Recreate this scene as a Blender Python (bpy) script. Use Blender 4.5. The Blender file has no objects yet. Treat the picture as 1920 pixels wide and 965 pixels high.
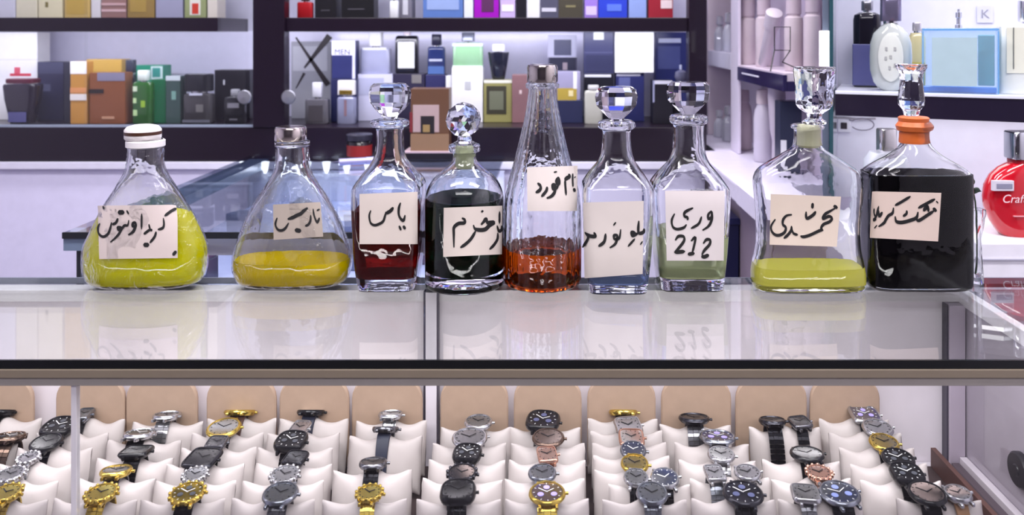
import bpy, bmesh, math, random
from mathutils import Vector, Matrix, noise
random.seed(7)
S = bpy.context.scene
C = S.collection

# ---------------------------------------------------------------- camera, light, exposure
F, CX, HY, CAMZ = 1500.0, 1030.0, 60.0, 1.302      # focal length in pixels, vanishing point, eye height
cam_d = bpy.data.cameras.new('camera')
cam_d.sensor_width = 36.0
cam_d.lens = F / 1920 * 36
cam_d.shift_x = -(CX - 960) / 1920
cam_d.shift_y = -(482.5 - HY) / 1920
cam_d.clip_start = 0.02
cam_d.dof.use_dof = True
cam_d.dof.focus_distance = 1.07
cam_d.dof.aperture_fstop = 5.6
cam = bpy.data.objects.new('camera', cam_d)
C.objects.link(cam)
cam.location = (0, 0, CAMZ)
cam.rotation_euler = (math.pi / 2, 0, 0)
S.camera = cam

W = bpy.data.worlds.new('world')
S.world = W
W.use_nodes = True
W.node_tree.nodes['Background'].inputs[0].default_value = (0.75, 0.74, 0.9, 1)
W.node_tree.nodes['Background'].inputs[1].default_value = 0.35

def area(name, loc, rot, sx, sy, watts, col=(1, 0.97, 1)):
    d = bpy.data.lights.new(name, 'AREA')
    d.shape = 'RECTANGLE'
    d.size, d.size_y, d.energy, d.color = sx, sy, watts, col
    o = bpy.data.objects.new(name, d)
    C.objects.link(o)
    o.location, o.rotation_euler = loc, rot
    return o
PI = math.pi
area('ceiling_lamp', (-0.7, 0.55, 2.66), (0, 0, 0), 1.0, 0.35, 21)
area('ceiling_lamp', (0.8, 0.55, 2.66), (0, 0, 0), 1.0, 0.35, 21)
area('ceiling_lamp', (0.0, 1.65, 2.66), (0, 0, 0), 2.2, 0.25, 32, (0.95, 0.92, 1))
area('ceiling_lamp', (0.0, -0.9, 2.66), (0, 0, 0), 2.0, 0.4, 24)
area('shelf_light', (-1.18, 2.19, 1.30), (math.radians(38), 0, 0), 1.1, 0.03, 1.9, (0.86, 0.86, 1))
area('shelf_light', (-0.15, 2.19, 1.30), (math.radians(38), 0, 0), 1.0, 0.03, 1.6, (0.86, 0.86, 1))
area('shelf_light', (-0.15, 2.415, 1.30), (math.radians(8), 0, 0), 1.0, 0.02, .22, (0.88, 0.88, 1))  # extra strip, added to wash the middle bay's back panel
area('shelf_light', (-0.3, 2.19, 1.66), (math.radians(30), 0, 0), 1.8, 0.03, 1.5, (0.9, 0.9, 1))
area('right_panel_light', (0.82, 1.50, 1.62), (math.radians(10), 0, math.radians(-23)), 0.6, 0.04, .6, (0.95, 0.95, 1))
area('right_panel_light', (0.83, 1.46, 1.14), (math.radians(14), 0, math.radians(-23)), 0.55, 0.13, .55, (1, 0.98, 1))  # unseen fill added to brighten the lower right panel, broad for a faint reflection
area('case_lamp', (-0.25, 0.885, 0.925), (math.radians(58), 0, 0), 1.5, 0.012, 1.25, (1, 0.95, 0.96))
area('counter_fill', (-.45, 2.09, 0.945), (math.radians(-35), 0, 0), .6, .02, 1.2, (.92, .94, 1))  # added fill, strengthens the weak LED spots inside the counter
area('counter_fill', (-.45, 1.37, 0.955), (math.radians(35), 0, 0), .6, .02, .9, (.95, .95, 1))  # added fill under the front edge, no fixture there; brightens the interior

S.view_settings.view_transform = 'Standard'
S.view_settings.look = 'None'
S.view_settings.gamma = 1
S.view_settings.use_curve_mapping = False
S.view_settings.exposure = 0.45
S.cycles.use_denoising = True
S.cycles.max_bounces = 20
S.cycles.transmission_bounces = 18
S.cycles.transparent_max_bounces = 24
S.cycles.glossy_bounces = 6
S.cycles.diffuse_bounces = 4
S.cycles.caustics_reflective = False
S.cycles.caustics_refractive = True
S.cycles.sample_clamp_indirect = 4.0

# ---------------------------------------------------------------- materials
def lin(c):
    return tuple(((v / 255) / 12.92 if v / 255 <= 0.04045 else ((v / 255 + 0.055) / 1.055) ** 2.4) for v in c) + (1,)
_mats = {}
def M(col, rough=0.5, metal=0.0, trans=0.0, ior=1.45, coat=0.0, grain=0.06, emit=0.0, scale=40.0, bump=0.0):
    key = (col, rough, metal, trans, ior, coat, grain, emit, scale, bump)
    if key in _mats: return _mats[key]
    m = bpy.data.materials.new('surface_%d_%d_%d' % col)
    m.use_nodes = True
    nt = m.node_tree
    p = nt.nodes['Principled BSDF']
    c = lin(col)
    p.inputs['Roughness'].default_value = rough
    p.inputs['Metallic'].default_value = metal
    p.inputs['Transmission Weight'].default_value = trans
    p.inputs['IOR'].default_value = ior
    p.inputs['Coat Weight'].default_value = coat
    p.inputs['Base Color'].default_value = c
    if emit:
        p.inputs['Emission Color'].default_value = c
        p.inputs['Emission Strength'].default_value = emit
    if grain and not trans:
        tc = nt.nodes.new('ShaderNodeTexCoord')
        n = nt.nodes.new('ShaderNodeTexNoise')
        n.inputs['Scale'].default_value = scale
        n.inputs['Detail'].default_value = 4
        r = nt.nodes.new('ShaderNodeMix'); r.data_type = 'RGBA'
        nt.links.new(tc.outputs['Object'], n.inputs['Vector'])
        nt.links.new(n.outputs[0], r.inputs[0])
        r.inputs[6].default_value = tuple(min(1, v * (1 - grain)) for v in c[:3]) + (1,)
        r.inputs[7].default_value = tuple(min(1, v * (1 + grain)) for v in c[:3]) + (1,)
        nt.links.new(r.outputs[2], p.inputs['Base Color'])
        if bump:
            b = nt.nodes.new('ShaderNodeBump')
            b.inputs['Strength'].default_value = bump
            b.inputs['Distance'].default_value = 0.002
            nt.links.new(n.outputs[0], b.inputs['Height'])
            nt.links.new(b.outputs[0], p.inputs['Normal'])
    _mats[key] = m
    return m

def thin_glass(name, tint=(1, 1, 1), f0=0.04, fmax=1.0, wrinkle=0.0, rough=0.0, haze=0.0, power=5.0):
    m = bpy.data.materials.new(name)
    m.use_nodes = True
    nt = m.node_tree
    nt.nodes.remove(nt.nodes['Principled BSDF'])
    out = nt.nodes['Material Output']
    t = nt.nodes.new('ShaderNodeBsdfTransparent'); t.inputs[0].default_value = tint + (1,)
    g = nt.nodes.new('ShaderNodeBsdfGlossy'); g.inputs['Roughness'].default_value = rough
    lw = nt.nodes.new('ShaderNodeLayerWeight'); lw.inputs[0].default_value = 0.5
    pw = nt.nodes.new('ShaderNodeMath'); pw.operation = 'POWER'; pw.inputs[1].default_value = power
    ma = nt.nodes.new('ShaderNodeMath'); ma.operation = 'MULTIPLY_ADD'
    ma.inputs[1].default_value = fmax - f0; ma.inputs[2].default_value = f0
    mx = nt.nodes.new('ShaderNodeMixShader')
    nt.links.new(lw.outputs['Facing'], pw.inputs[0]); nt.links.new(pw.outputs[0], ma.inputs[0])
    nt.links.new(ma.outputs[0], mx.inputs[0]); nt.links.new(t.outputs[0], mx.inputs[1]); nt.links.new(g.outputs[0], mx.inputs[2])
    last = mx
    if haze:
        d = nt.nodes.new('ShaderNodeBsdfDiffuse'); d.inputs[0].default_value = (0.85, 0.85, 0.9, 1)
        mh = nt.nodes.new('ShaderNodeMixShader'); mh.inputs[0].default_value = haze
        nt.links.new(mx.outputs[0], mh.inputs[1]); nt.links.new(d.outputs[0], mh.inputs[2])
        last = mh
    if wrinkle:
        tc = nt.nodes.new('ShaderNodeTexCoord')
        n = nt.nodes.new('ShaderNodeTexNoise'); n.inputs['Scale'].default_value = 38; n.inputs['Detail'].default_value = 2
        n.inputs['Distortion'].default_value = 1.6
        b = nt.nodes.new('ShaderNodeBump'); b.inputs['Strength'].default_value = wrinkle; b.inputs['Distance'].default_value = 0.01
        nt.links.new(tc.outputs['Object'], n.inputs['Vector']); nt.links.new(n.outputs[0], b.inputs['Height'])
        nt.links.new(b.outputs[0], g.inputs['Normal']); nt.links.new(b.outputs[0], lw.inputs['Normal'])
    nt.links.new(last.outputs[0], out.inputs[0])
    return m
COUNTER_GLASS = thin_glass('counter_glass', (0.97, 0.985, 0.98), 0.06, power=4.0)
PANE_GLASS = thin_glass('pane_glass', (0.985, 0.99, 0.99), 0.03)
FILM = thin_glass('plastic_film', (0.985, 0.985, 0.99), 0.025, .9, 0.7, 0.06, 0.0, 3)
def glass(col=(246, 248, 250), rough=0.0, ior=1.45):
    return M(col, rough, 0, 1.0, ior, 0, 0)
GLASS = glass()
def wavy_glass(name, col, strength, scale):
    m = bpy.data.materials.new(name); m.use_nodes = True
    nt = m.node_tree; p = nt.nodes['Principled BSDF']
    p.inputs['Base Color'].default_value = lin(col); p.inputs['Transmission Weight'].default_value = 1
    p.inputs['Roughness'].default_value = 0; p.inputs['IOR'].default_value = 1.45
    tc = nt.nodes.new('ShaderNodeTexCoord'); n = nt.nodes.new('ShaderNodeTexNoise'); b = nt.nodes.new('ShaderNodeBump')
    n.inputs['Scale'].default_value = scale; n.inputs['Detail'].default_value = 1.5
    b.inputs['Strength'].default_value = strength; b.inputs['Distance'].default_value = 0.004
    nt.links.new(tc.outputs['Object'], n.inputs['Vector']); nt.links.new(n.outputs[0], b.inputs['Height']); nt.links.new(b.outputs[0], p.inputs['Normal'])
    return m
CUT = wavy_glass('cut_glass', (252, 253, 254), 0.42, 60)
BODY = wavy_glass('bottle_glass', (252, 253, 254), 0.18, 45)
WHITE = M((232, 228, 236), 0.45)
LILAC = M((222, 218, 236), 0.5)
DARK = M((25, 14, 29), 0.3, coat=0.2)
BLACK = M((16, 15, 18), 0.3)
SILVER = M((205, 205, 210), 0.22, 1.0, grain=0.03)
GOLD = M((214, 178, 84), 0.25, 1.0, grain=0.03)
PAPER = M((218, 206, 197), 0.7, scale=25)
INK = M((14, 12, 16), 0.6, grain=0)

# ---------------------------------------------------------------- mesh helpers
def X_(px, D): return (px - CX) / F * D
def Z_(py, D): return CAMZ - (py - HY) / F * D

class MB:
    def __init__(s): s.v = []; s.f = []
    def add(s, vs, fs):
        o = len(s.v); s.v += [tuple(p) for p in vs]; s.f += [tuple(i + o for i in f) for f in fs]; return s
    def box(s, x0, y0, z0, x1, y1, z1, bev=0.0, rot=None, c=None):
        bm = bmesh.new(); bmesh.ops.create_cube(bm, size=1)
        for v in bm.verts:
            v.co = Vector(((x0 + x1) / 2 + v.co.x * (x1 - x0), (y0 + y1) / 2 + v.co.y * (y1 - y0), (z0 + z1) / 2 + v.co.z * (z1 - z0)))
        if bev: bmesh.ops.bevel(bm, geom=bm.edges[:], offset=bev, segments=2, affect='EDGES', profile=0.6)
        if rot is not None:
            c = Vector(c or (0, 0, 0))
            for v in bm.verts: v.co = rot @ (v.co - c) + c
        bm.verts.index_update()
        s.add([v.co for v in bm.verts], [[v.index for v in f.verts] for f in bm.faces]); bm.free(); return s
    def rings(s, rings, cap0=True, cap1=True, closed=False):
        n = len(rings[0]); vs = [p for r in rings for p in r]; fs = []
        R = len(rings)
        for i in range(R if closed else R - 1):
            a, b = i * n, ((i + 1) % R) * n
            for k in range(n):
                k2 = (k + 1) % n
                fs.append((a + k, a + k2, b + k2, b + k))
        if not closed:
            if cap0: fs.append(tuple(range(n - 1, -1, -1)))
            if cap1: fs.append(tuple((R - 1) * n + k for k in range(n)))
        return s.add(vs, fs)
    def lathe(s, prof, seg=24, c=(0, 0, 0), sy=1.0, ph=0.0, **k):
        return s.rings([[(c[0] + r * math.cos(ph + 2 * PI * i / seg), c[1] + sy * r * math.sin(ph + 2 * PI * i / seg), c[2] + z) for i in range(seg)] for z, r in prof], **k)
    def tube(s, pts, r, seg=8):
        pts = [Vector(p) for p in pts]; rs = []
        for i, p in enumerate(pts):
            d = (pts[min(i + 1, len(pts) - 1)] - pts[max(i - 1, 0)]).normalized()
            u = d.orthogonal().normalized() if i == 0 else (u - d * u.dot(d)).normalized()
            w = d.cross(u)
            rr = r[i] if isinstance(r, (list, tuple)) else r
            rs.append([p + (u * math.cos(2 * PI * k / seg) + w * math.sin(2 * PI * k / seg)) * rr for k in range(seg)])
        return s.rings(rs)
    def xform(s, mat):
        s.v = [tuple(mat @ Vector(p)) for p in s.v]; return s
    def build(s, name, mat, parent=None, smooth=None, loc=None):
        me = bpy.data.meshes.new(name); me.from_pydata(s.v, [], s.f); me.validate(); me.update()
        bm = bmesh.new(); bm.from_mesh(me); bmesh.ops.recalc_face_normals(bm, faces=bm.faces[:]); bm.to_mesh(me); bm.free()
        me.materials.append(mat)
        if smooth is not None:
            for p in me.polygons: p.use_smooth = True
            me.set_sharp_from_angle(angle=math.radians(smooth))
        o = bpy.data.objects.new(name, me); C.objects.link(o)
        if parent is not None: o.parent = parent
        if loc is not None: o.location = loc
        return o

def tag(o, label, cat, group=None):
    o['label'] = label; o['category'] = cat
    if group: o['group'] = group
    return o
def thing(name, label, cat, loc=(0, 0, 0), rz=0.0, group=None):
    o = bpy.data.objects.new(name, None); C.objects.link(o)
    o.empty_display_size = 0.02; o.location = loc; o.rotation_euler = (0, 0, rz)
    return tag(o, label, cat, group)
def struct(name, mb, mat, smooth=None):
    o = mb.build(name, mat, None, smooth); o['kind'] = 'structure'; return o
def bx(x0, y0, z0, x1, y1, z1, bev=0.0): return MB().box(x0, y0, z0, x1, y1, z1, bev)

def text_mesh(txt, size, mat, parent, name, loc, rot=(PI / 2, 0, 0), shear=0.0):
    cu = bpy.data.curves.new(name, 'FONT'); cu.body = txt; cu.size = size; cu.align_x = 'CENTER'; cu.align_y = 'CENTER'
    cu.extrude = 0.0002; cu.shear = shear
    t = bpy.data.objects.new('tmp', cu); C.objects.link(t)
    me = bpy.data.meshes.new_from_object(t.evaluated_get(bpy.context.evaluated_depsgraph_get()))
    bpy.data.objects.remove(t); bpy.data.curves.remove(cu)
    me.materials.clear(); me.materials.append(mat)
    o = bpy.data.objects.new(name, me); C.objects.link(o); o.parent = parent; o.location = loc; o.rotation_euler = rot
    return o

# ---------------------------------------------------------------- the room
struct('floor', bx(-2.7, -2.6, -0.05, 1.7, 2.6, 0), M((120, 114, 122), 0.4, scale=6))
struct('ceiling', bx(-2.7, -2.6, 2.7, 1.7, 2.6, 2.75), WHITE)
struct('wall_back', bx(-2.7, 2.5, 0, 1.7, 2.6, 2.7), LILAC)
struct('wall_left', bx(-2.7, -2.6, 0, -2.6, 2.5, 2.7), LILAC)
struct('wall_right', bx(1.6, -2.6, 0, 1.7, 2.5, 2.7), WHITE)
struct('wall_front', bx(-2.6, -2.6, 0, 1.6, -2.5, 2.7), M((74, 68, 78), 0.7))

# ---------------------------------------------------------------- back cabinet (dark frame, lit bays)
FD = 2.15                       # distance of the cabinet front
SHELF, UPPER = 1.046, 1.341     # heights the merchandise stands on
cab = thing('display_cabinet', 'dark purple wall cabinet with lit shelves along the back wall', 'cabinet', (0, FD, 0))
def cpart(name, x0, y0, z0, x1, y1, z1, mat, bev=0.002): return bx(x0, y0 - FD, z0, x1, y1 - FD, z1, bev).build(name, mat, cab)
XL, XR = -2.0, X_(1325, FD)
cpart('back_panel', XL, 2.44, 0.95, XR, 2.47, 2.3, M((214, 212, 236), 0.4), 0)
cpart('lower_shelf', XL, FD, SHELF - 0.09, XR, 2.44, SHELF, DARK)
cpart('post', X_(475, FD), FD - 0.005, SHELF, X_(534, FD), 2.19, 2.3, DARK)
cpart('post', X_(1291, FD), FD - 0.005, SHELF, XR, 2.19, 2.3, DARK)
cpart('upper_shelf', XL, FD + 0.01, UPPER - 0.038, X_(405, FD), 2.38, UPPER, DARK)
cpart('upper_shelf', X_(534, FD), FD + 0.01, UPPER - 0.038, X_(1291, FD), 2.40, UPPER, DARK)
cpart('top_shelf', XL, FD, 1.68, XR, 2.44, 1.72, DARK)
cpart('glass_lip', XL, FD + 0.004, SHELF, X_(475, FD), FD + 0.009, SHELF + 0.007, M((150, 160, 178), 0.2), 0)
cpart('glass_door', XL, FD + 0.012, SHELF, X_(158, FD), FD + 0.016, 1.66, PANE_GLASS, 0)
cpart('glass_door', X_(150, FD), FD + 0.02, SHELF, X_(475, FD), FD + 0.024, 1.66, PANE_GLASS, 0)
cpart('base_unit', XL, FD + 0.01, 0.08, X_(1330, FD), 2.45, SHELF - 0.105, M((226, 222, 247), 0.45), 0.001)
cpart('base_rail', XL, FD - 0.006, SHELF - 0.112, X_(1330, FD), FD + 0.01, SHELF - 0.0925, M((226, 224, 240), 0.4))
cpart('plinth', XL, FD + 0.05, 0.0, X_(1330, FD), 2.45, 0.08, DARK)
for px in (463, 545):
    k = MB().lathe([(0, 0.006), (0.012, 0.006), (0.012, 0.018), (0.016, 0.0195), (0.02, 0.017), (0.0225, 0.0)], 24)
    k.xform(Matrix.Translation((X_(px, FD), -0.002, Z_(181, FD))) @ Matrix.Rotation(PI / 2, 4, 'X'))
    k.build('door_knob', M((150, 150, 158), 0.35, 0.7), cab, 40)

# ---------------------------------------------------------------- perfume packs
_gcount = {}
def pbox(name, label, px0, py0, px1, py1, D, col, depth=0.05, base=None, details=(), rz=0.0, rough=0.35, cat='perfume box', group=None, mat=None):
    """carton: front face spans the given span at distance D, standing on height `base`"""
    x0, x1 = X_(px0, D), X_(px1, D)
    zb = SHELF if base is None else base
    h = Z_(py0, D) - zb
    if zb < UPPER - .01 and D > FD: h = min(h, UPPER - .0395 - zb)
    w = x1 - x0
    t = thing(name, label, cat, ((x0 + x1) / 2, D, zb), rz, group)
    bx(-w / 2, 0, 0.0003, w / 2, depth, h, min(0.0015, w * 0.05)).build('carton', mat or M(col, rough), t)
    for k, d in enumerate(details):
        nm, fx0, fz0, fx1, fz1, c = d[:6]
        rr = d[6] if len(d) > 6 else 0.4
        bx(-w / 2 + fx0 * w, -0.0008 - .0005 * k, fz0 * h, -w / 2 + fx1 * w, 0.0004, fz1 * h).build(nm, c if not isinstance(c, tuple) else M(c, rr), t)
    return zb + h
def pbottle(name, label, px0, py0, px1, py1, D, body, cap, neck_py, cap_hw=0.35, depth=None, base=None, prof=None, n=5.0, liquid=None, details=(), cat='perfume bottle', cap_seg=4.0, rz=0.0):
    """flacon: body up to neck_py, cap above; prof lists (height fraction, width fraction) of the body"""
    x0, x1 = X_(px0, D), X_(px1, D); w = (x1 - x0) / 2
    zb = SHELF if base is None else base
    h = Z_(neck_py, D) - zb; H = Z_(py0, D) - zb
    if zb < UPPER - .01: H = min(H, UPPER - .0395 - zb)
    dp = depth or w * 0.55
    t = thing(name, label, cat, ((x0 + x1) / 2, D + dp, zb), rz)
    prof = prof or [(0, 0.94), (0.03, 1), (0.9, 1), (0.97, 0.95), (1.0, 0.8)]
    def se(a, b, z, nn, N=32):
        r = []
        for i in range(N):
            c, s_ = math.cos(2 * PI * i / N), math.sin(2 * PI * i / N)
            r.append((a * math.copysign(abs(c) ** (2 / nn), c), b * math.copysign(abs(s_) ** (2 / nn), s_), z))
        return r
    MB().rings([se(w * f, dp * min(1, f), 0.0004 + z * h, n) for z, f in prof]).build('glass_body', body, t, 40)
    if liquid:
        lm, lv = liquid
        MB().rings([se(w * f * 0.88, dp * min(1, f) * 0.8, 0.006 + z * h * lv, n) for z, f in prof if z <= 1]).build('liquid', lm, t, 40)
    cw = w * cap_hw; gap = (H - h) * 0.12
    MB().rings([se(cw * .6, min(cw, dp) * .6, h - 0.001, 2.2), se(cw * .6, min(cw, dp) * .6, h + gap, 2.2)]).build('neck_ring', SILVER, t, 40)
    MB().rings([se(cw * k, min(cw, dp * .95) * k, z, cap_seg) for z, k in ((h + gap, .95), (h + gap + 0.001, 1), (H - 0.002, 1), (H, .92))]).build('cap', cap, t, 40)
    for k, (nm, fx0, fz0, fx1, fz1, c) in enumerate(details):
        bx(-w + fx0 * 2 * w, -dp - 0.0009 - .0004 * k, fz0 * h, -w + fx1 * 2 * w, -dp + 0.0008, fz1 * h).build(nm, M(c, 0.4), t)
    return zb + H

AB = 2.33   # back row
AF = 2.225  # front row
# left bay, main shelf
t = pbox('perfume_box', 'tall white carton with red scribble at far left of shelf', -15, 60, 70, 233, AB, (244, 242, 246), 0.06, details=[('red_scribble', .40, .50, .86, .53, (214, 60, 84)), ('red_scribble', .50, .53, .62, .60, (220, 90, 110)), ('fold_line', 0, .685, 1, .69, (214, 210, 222))])
pbottle('perfume_bottle', 'dark maroon tapered flacon with silver rim before the white carton', 0, 148, 64, 233, AF, M((30, 22, 40), 0.15, coat=.5), M((84, 24, 46), 0.3), 158, 0.86, prof=[(0, .62), (.04, .66), (.6, .92), (.93, 1.0), (.97, .98), (1, .9)], details=[('base_band', .24, .05, .76, .3, (86, 86, 140))])
pbox('perfume_box', 'navy carton beside the maroon tapered flacon', 71, 116, 119, 233, AB - .02, (44, 44, 70), 0.05, details=[('top_band', 0, .8, 1, 1, (62, 64, 92)), ('emblem', .1, .5, .5, .62, (74, 76, 102))])
pbox('perfume_box', 'narrow dark slate carton between navy carton and amber stick', 120, 116, 133, 233, AF + .03, (34, 36, 52), 0.04)
pbox('perfume_box', 'slim amber carton with white top and white band', 132, 115, 162, 233, AF, (196, 140, 62), 0.035, details=[('white_top', 0, .8, 1, 1, (242, 240, 240)), ('orange_band', 0, .5, 1, .58, (220, 150, 96)), ('white_band', 0, .38, 1, .48, (236, 230, 226))])
pbox('perfume_box', 'mustard yellow carton behind the brown leather carton', 162, 111, 228, 233, AB, (216, 174, 84), 0.05, details=[('dark_lettering', .06, .48, .5, .56, (40, 30, 24))])
pbox('perfume_box', 'brown leather-look carton with grey top band', 168, 136, 234, 233, AF, (132, 78, 46), 0.045, details=[('grey_band', .22, .84, 1, 1, (130, 126, 150)), ('lettering', .35, .1, .7, .15, (196, 150, 120)), ('fringe', -.02, .6, .4, .68, (36, 28, 26))])
pbottle('perfume_bottle', 'thin black flacon between brown carton and green flacon', 233, 112, 250, 233, AF + .04, M((30, 32, 44), 0.2), M((46, 50, 66), 0.3), 140, 0.95, depth=0.012)
pbox('perfume_box', 'teal carton with white framed panel behind green flacon', 254, 122, 306, 233, AB, (30, 142, 112), 0.05, details=[('white_frame', .56, .74, .98, .98, (206, 226, 226)), ('teal_panel', .62, .78, .9, .95, (60, 150, 140))])
pbottle('perfume_bottle', 'emerald patterned flacon with white cap on left shelf', 246, 132, 283, 233, AF, M((38, 92, 32), 0.12, coat=.6, grain=.5, scale=90), M((230, 240, 232), 0.3), 154, 0.5, details=[('leaf_pattern', .1, .2, .3, .34, (190, 220, 160)), ('leaf_pattern', .1, .5, .26, .62, (200, 226, 170)), ('leaf_pattern', .5, .4, .7, .56, (150, 190, 60)), ('leaf_pattern', .1, .78, .3, .9, (214, 230, 200))])
pbox('perfume_box', 'plain bottle-green carton beside the emerald flacon', 284, 149, 311, 233, AF + .02, (16, 100, 62), 0.04)
pbox('perfume_box', 'grey-green glassy carton with pale top left of black flacon', 311, 142, 338, 233, AF + .01, (58, 78, 76), 0.04, details=[('pale_top', 0, .9, 1, 1, (190, 200, 206)), ('emblem', .4, .5, .7, .68, (120, 160, 150))], rough=.15)
pbottle('perfume_bottle', 'smoky square flacon with wide black cap and silver collar', 341, 139, 394, 233, AF, M((62, 60, 64), 0.12, coat=.5), M((24, 24, 32), 0.3), 176, 0.95, details=[('round_emblem', .5, .4, .75, .65, (106, 104, 104)), ('base_band', .02, .05, .98, .14, (96, 98, 110)), ('silver_collar', .26, .95, .72, 1.02, (196, 198, 216))])
pbox('perfume_box', 'large black carton at right end of left bay', 402, 131, 468, 233, AB, (26, 24, 32), 0.05, details=[('mark', .25, .7, .3, .8, (170, 170, 180))])
pbottle('perfume_bottle', 'small black flacon with grey print before large black carton', 419, 168, 456, 233, AF, M((28, 28, 34), 0.2, coat=.4), M((150, 150, 158), 0.3), 182, 0.4, details=[('print', .2, .6, .78, .78, (126, 124, 134)), ('print', .3, .14, .7, .2, (104, 102, 112))])
# left bay, upper shelf (cut by the photo's top edge)
ups = [(-8, 28, (214, 214, 232), 'pale lilac carton at far left of upper shelf', []),
       (30, 69, (226, 220, 196), 'cream carton second on the upper left shelf', []),
       (72, 116, (228, 220, 186), 'cream carton with a small olive dot, upper left shelf', [('dot', .3, .16, .42, .24, (120, 110, 50))]),
       (121, 168, (208, 178, 104), 'gold-yellow carton with white border, upper left shelf', [('gold_panel', .08, .06, .92, 1, (196, 162, 70))]),
       (171, 188, (226, 222, 228), 'thin white carton beside the gold-yellow carton', []),
       (190, 236, (150, 112, 108), 'brown carton with pink stripes, upper left shelf', [('pink_stripe', 0, .1, 1, .14, (214, 180, 184)), ('pink_stripe', 0, .2, 1, .24, (206, 170, 172))]),
       (239, 289, (150, 122, 62), 'dark gold carton, upper left shelf', [('bright_patch', .1, .1, .7, .6, (172, 142, 66))]),
       (292, 342, (158, 158, 186), 'grey-lilac glassy carton, upper left shelf', []),
       (346, 386, (150, 160, 112), 'green carton with white panel and red berry emblem', [('white_panel', .25, .05, .75, 1, (232, 228, 220)), ('red_emblem', .36, .07, .66, .25, (210, 60, 36))]),
       (389, 407, (222, 214, 204), 'cream carton at right end of upper left shelf', [])]
for a, b, c, lab, dt in ups:
    pbox('perfume_box', lab, a, -75 - random.random() * 25, b, 33, AF, c, 0.06, base=UPPER, details=dt)
# middle bay, main shelf
gz = pbox('gift_box', 'grey gift box with black crossing ribbons in dark corner', 546, 78, 621, 233, AB + .03, (136, 136, 146), 0.05, cat='gift box', details=[('pale_panel', .04, .62, .9, .94, (160, 160, 170))])
g = [o for o in C.objects if o.name.startswith('gift_box')][0]
for (a, b, c, d, wd) in ((-.045, .24, .05, .10, .008), (-.02, .15, .055, .245, .010), (-.045, .09, -.02, .135, .004)):
    rb = MB(); dx, dz = c - a, d - b; L = math.hypot(dx, dz); nx, nz = -dz / L, dx / L
    pts = [(a + nx * wd * .3, b + nz * wd * .3), (a - nx * wd * .3, b - nz * wd * .3), (c - nx * wd, d - nz * wd), (c + nx * wd, d + nz * wd)]
    rb.rings([[(p[0], -0.0012, p[1]) for p in pts], [(p[0], 0.0004, p[1]) for p in pts]]).build('ribbon', M((34, 26, 34), 0.5), g)
pbottle('perfume_bottle', 'clear square flacon with white cap before the grey gift box', 570, 155, 614, 233, AF, M((90, 88, 96), 0.08, coat=.5), M((226, 226, 236), 0.3), 186, 0.4, details=[('inner_block', .2, .1, .8, .75, (62, 58, 64))])
z1 = pbox('perfume_box', 'dark navy carton supporting the white and navy carton', 620, 148, 669, 233, AB - .05, (38, 40, 80), 0.05)
z2 = pbox('perfume_box', 'white and navy carton lettered MEN stacked on navy carton', 622, 76, 666, 148, AB - .05, (44, 48, 96), 0.05, base=z1, details=[('white_top', 0, .62, 1, 1, (222, 220, 240)), ('side_panel', .88, 0, 1, .62, (206, 206, 236))])
mb_ = [o for o in C.objects if o.get('label', '').startswith('white and navy')][0]
text_mesh('MEN', 0.022, M((70, 72, 110), .5), mb_, 'lettering', (-.003, -.0014, .0765))
pbottle('perfume_bottle', 'silver-blue flacon with white and gold cap before navy cartons', 631, 151, 665, 233, AF, M((156, 160, 190), 0.25, 0.4), M((240, 238, 236), 0.3), 182, 0.97, details=[('inner_tube', .42, .3, .56, .9, (128, 100, 110))])
gb = [o for o in C.objects if o.get('label', '').startswith('silver-blue')][0]
bx(-.018, -.0152, .082, .018, -.0125, .094, .001).build('gold_band', GOLD, gb)
z3 = pbox('perfume_box', 'pale lilac carton under the clear bow-topped flacon', 671, 139, 736, 233, AB - .03, (206, 206, 232), 0.06, details=[('grey_panel', .02, .55, .75, .92, (176, 178, 206))])
pbottle('perfume_bottle', 'clear pale flacon with white bow cap on lilac carton', 674, 61, 730, 139, AB - .02, M((176, 178, 206), 0.1, coat=.6), M((246, 246, 248), 0.3), 90, 0.45, base=z3, details=[('white_bow', .1, .92, .9, 1.02, (240, 240, 246))])
z4 = pbox('perfume_box', 'charcoal carton under the black-framed flacon', 736, 138, 796, 233, AB - .03, (46, 42, 66), 0.06, details=[('grey_patch', .6, .8, .9, .98, (120, 116, 116))])
pbottle('perfume_bottle', 'black-framed flacon with bright white front on charcoal carton', 740, 60, 783, 138, AB - .02, M((22, 20, 30), 0.2, coat=.4), M((232, 216, 224), 0.3), 67, 0.3, base=z4, n=6, details=[('white_front', .14, .14, .86, .84, (252, 252, 252))])
z5 = pbox('perfume_box', 'navy carton under the small blue flacon', 798, 140, 835, 233, AB - .03, (48, 48, 92), 0.05)
pbottle('perfume_bottle', 'small blue-black flacon with tall dark cap on navy carton', 801, 64, 834, 140, AB - .02, M((44, 56, 108), 0.15, coat=.5), M((34, 32, 58), 0.3), 88, 0.55, base=z5, details=[('silver_band', .1, .48, .85, .56, (200, 204, 226)), ('pale_base', .05, .02, .95, .3, (86, 116, 176))])
pbox('perfume_box', 'small white carton lying between navy and tall white cartons', 836, 142, 846, 233, AB - .05, (234, 234, 242), 0.04)
z6 = pbox('perfume_box', 'tall white carton with grey emblem under the green flacon', 847, 128, 905, 233, AF + .04, (244, 244, 246), 0.05, details=[('emblem', .42, .6, .62, .76, (190, 192, 196))])
pbottle('perfume_bottle', 'pale green flacon with grey cap on tall white carton', 848, 61, 905, 128, AF + .045, M((150, 196, 152), 0.08, coat=.7), M((120, 124, 140), 0.25, .4), 80, 0.42, base=z6, details=[('white_shoulder', .0, .86, 1, .98, (214, 232, 224)), ('white_base', 0, .02, 1, .1, (220, 236, 226))])
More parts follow.
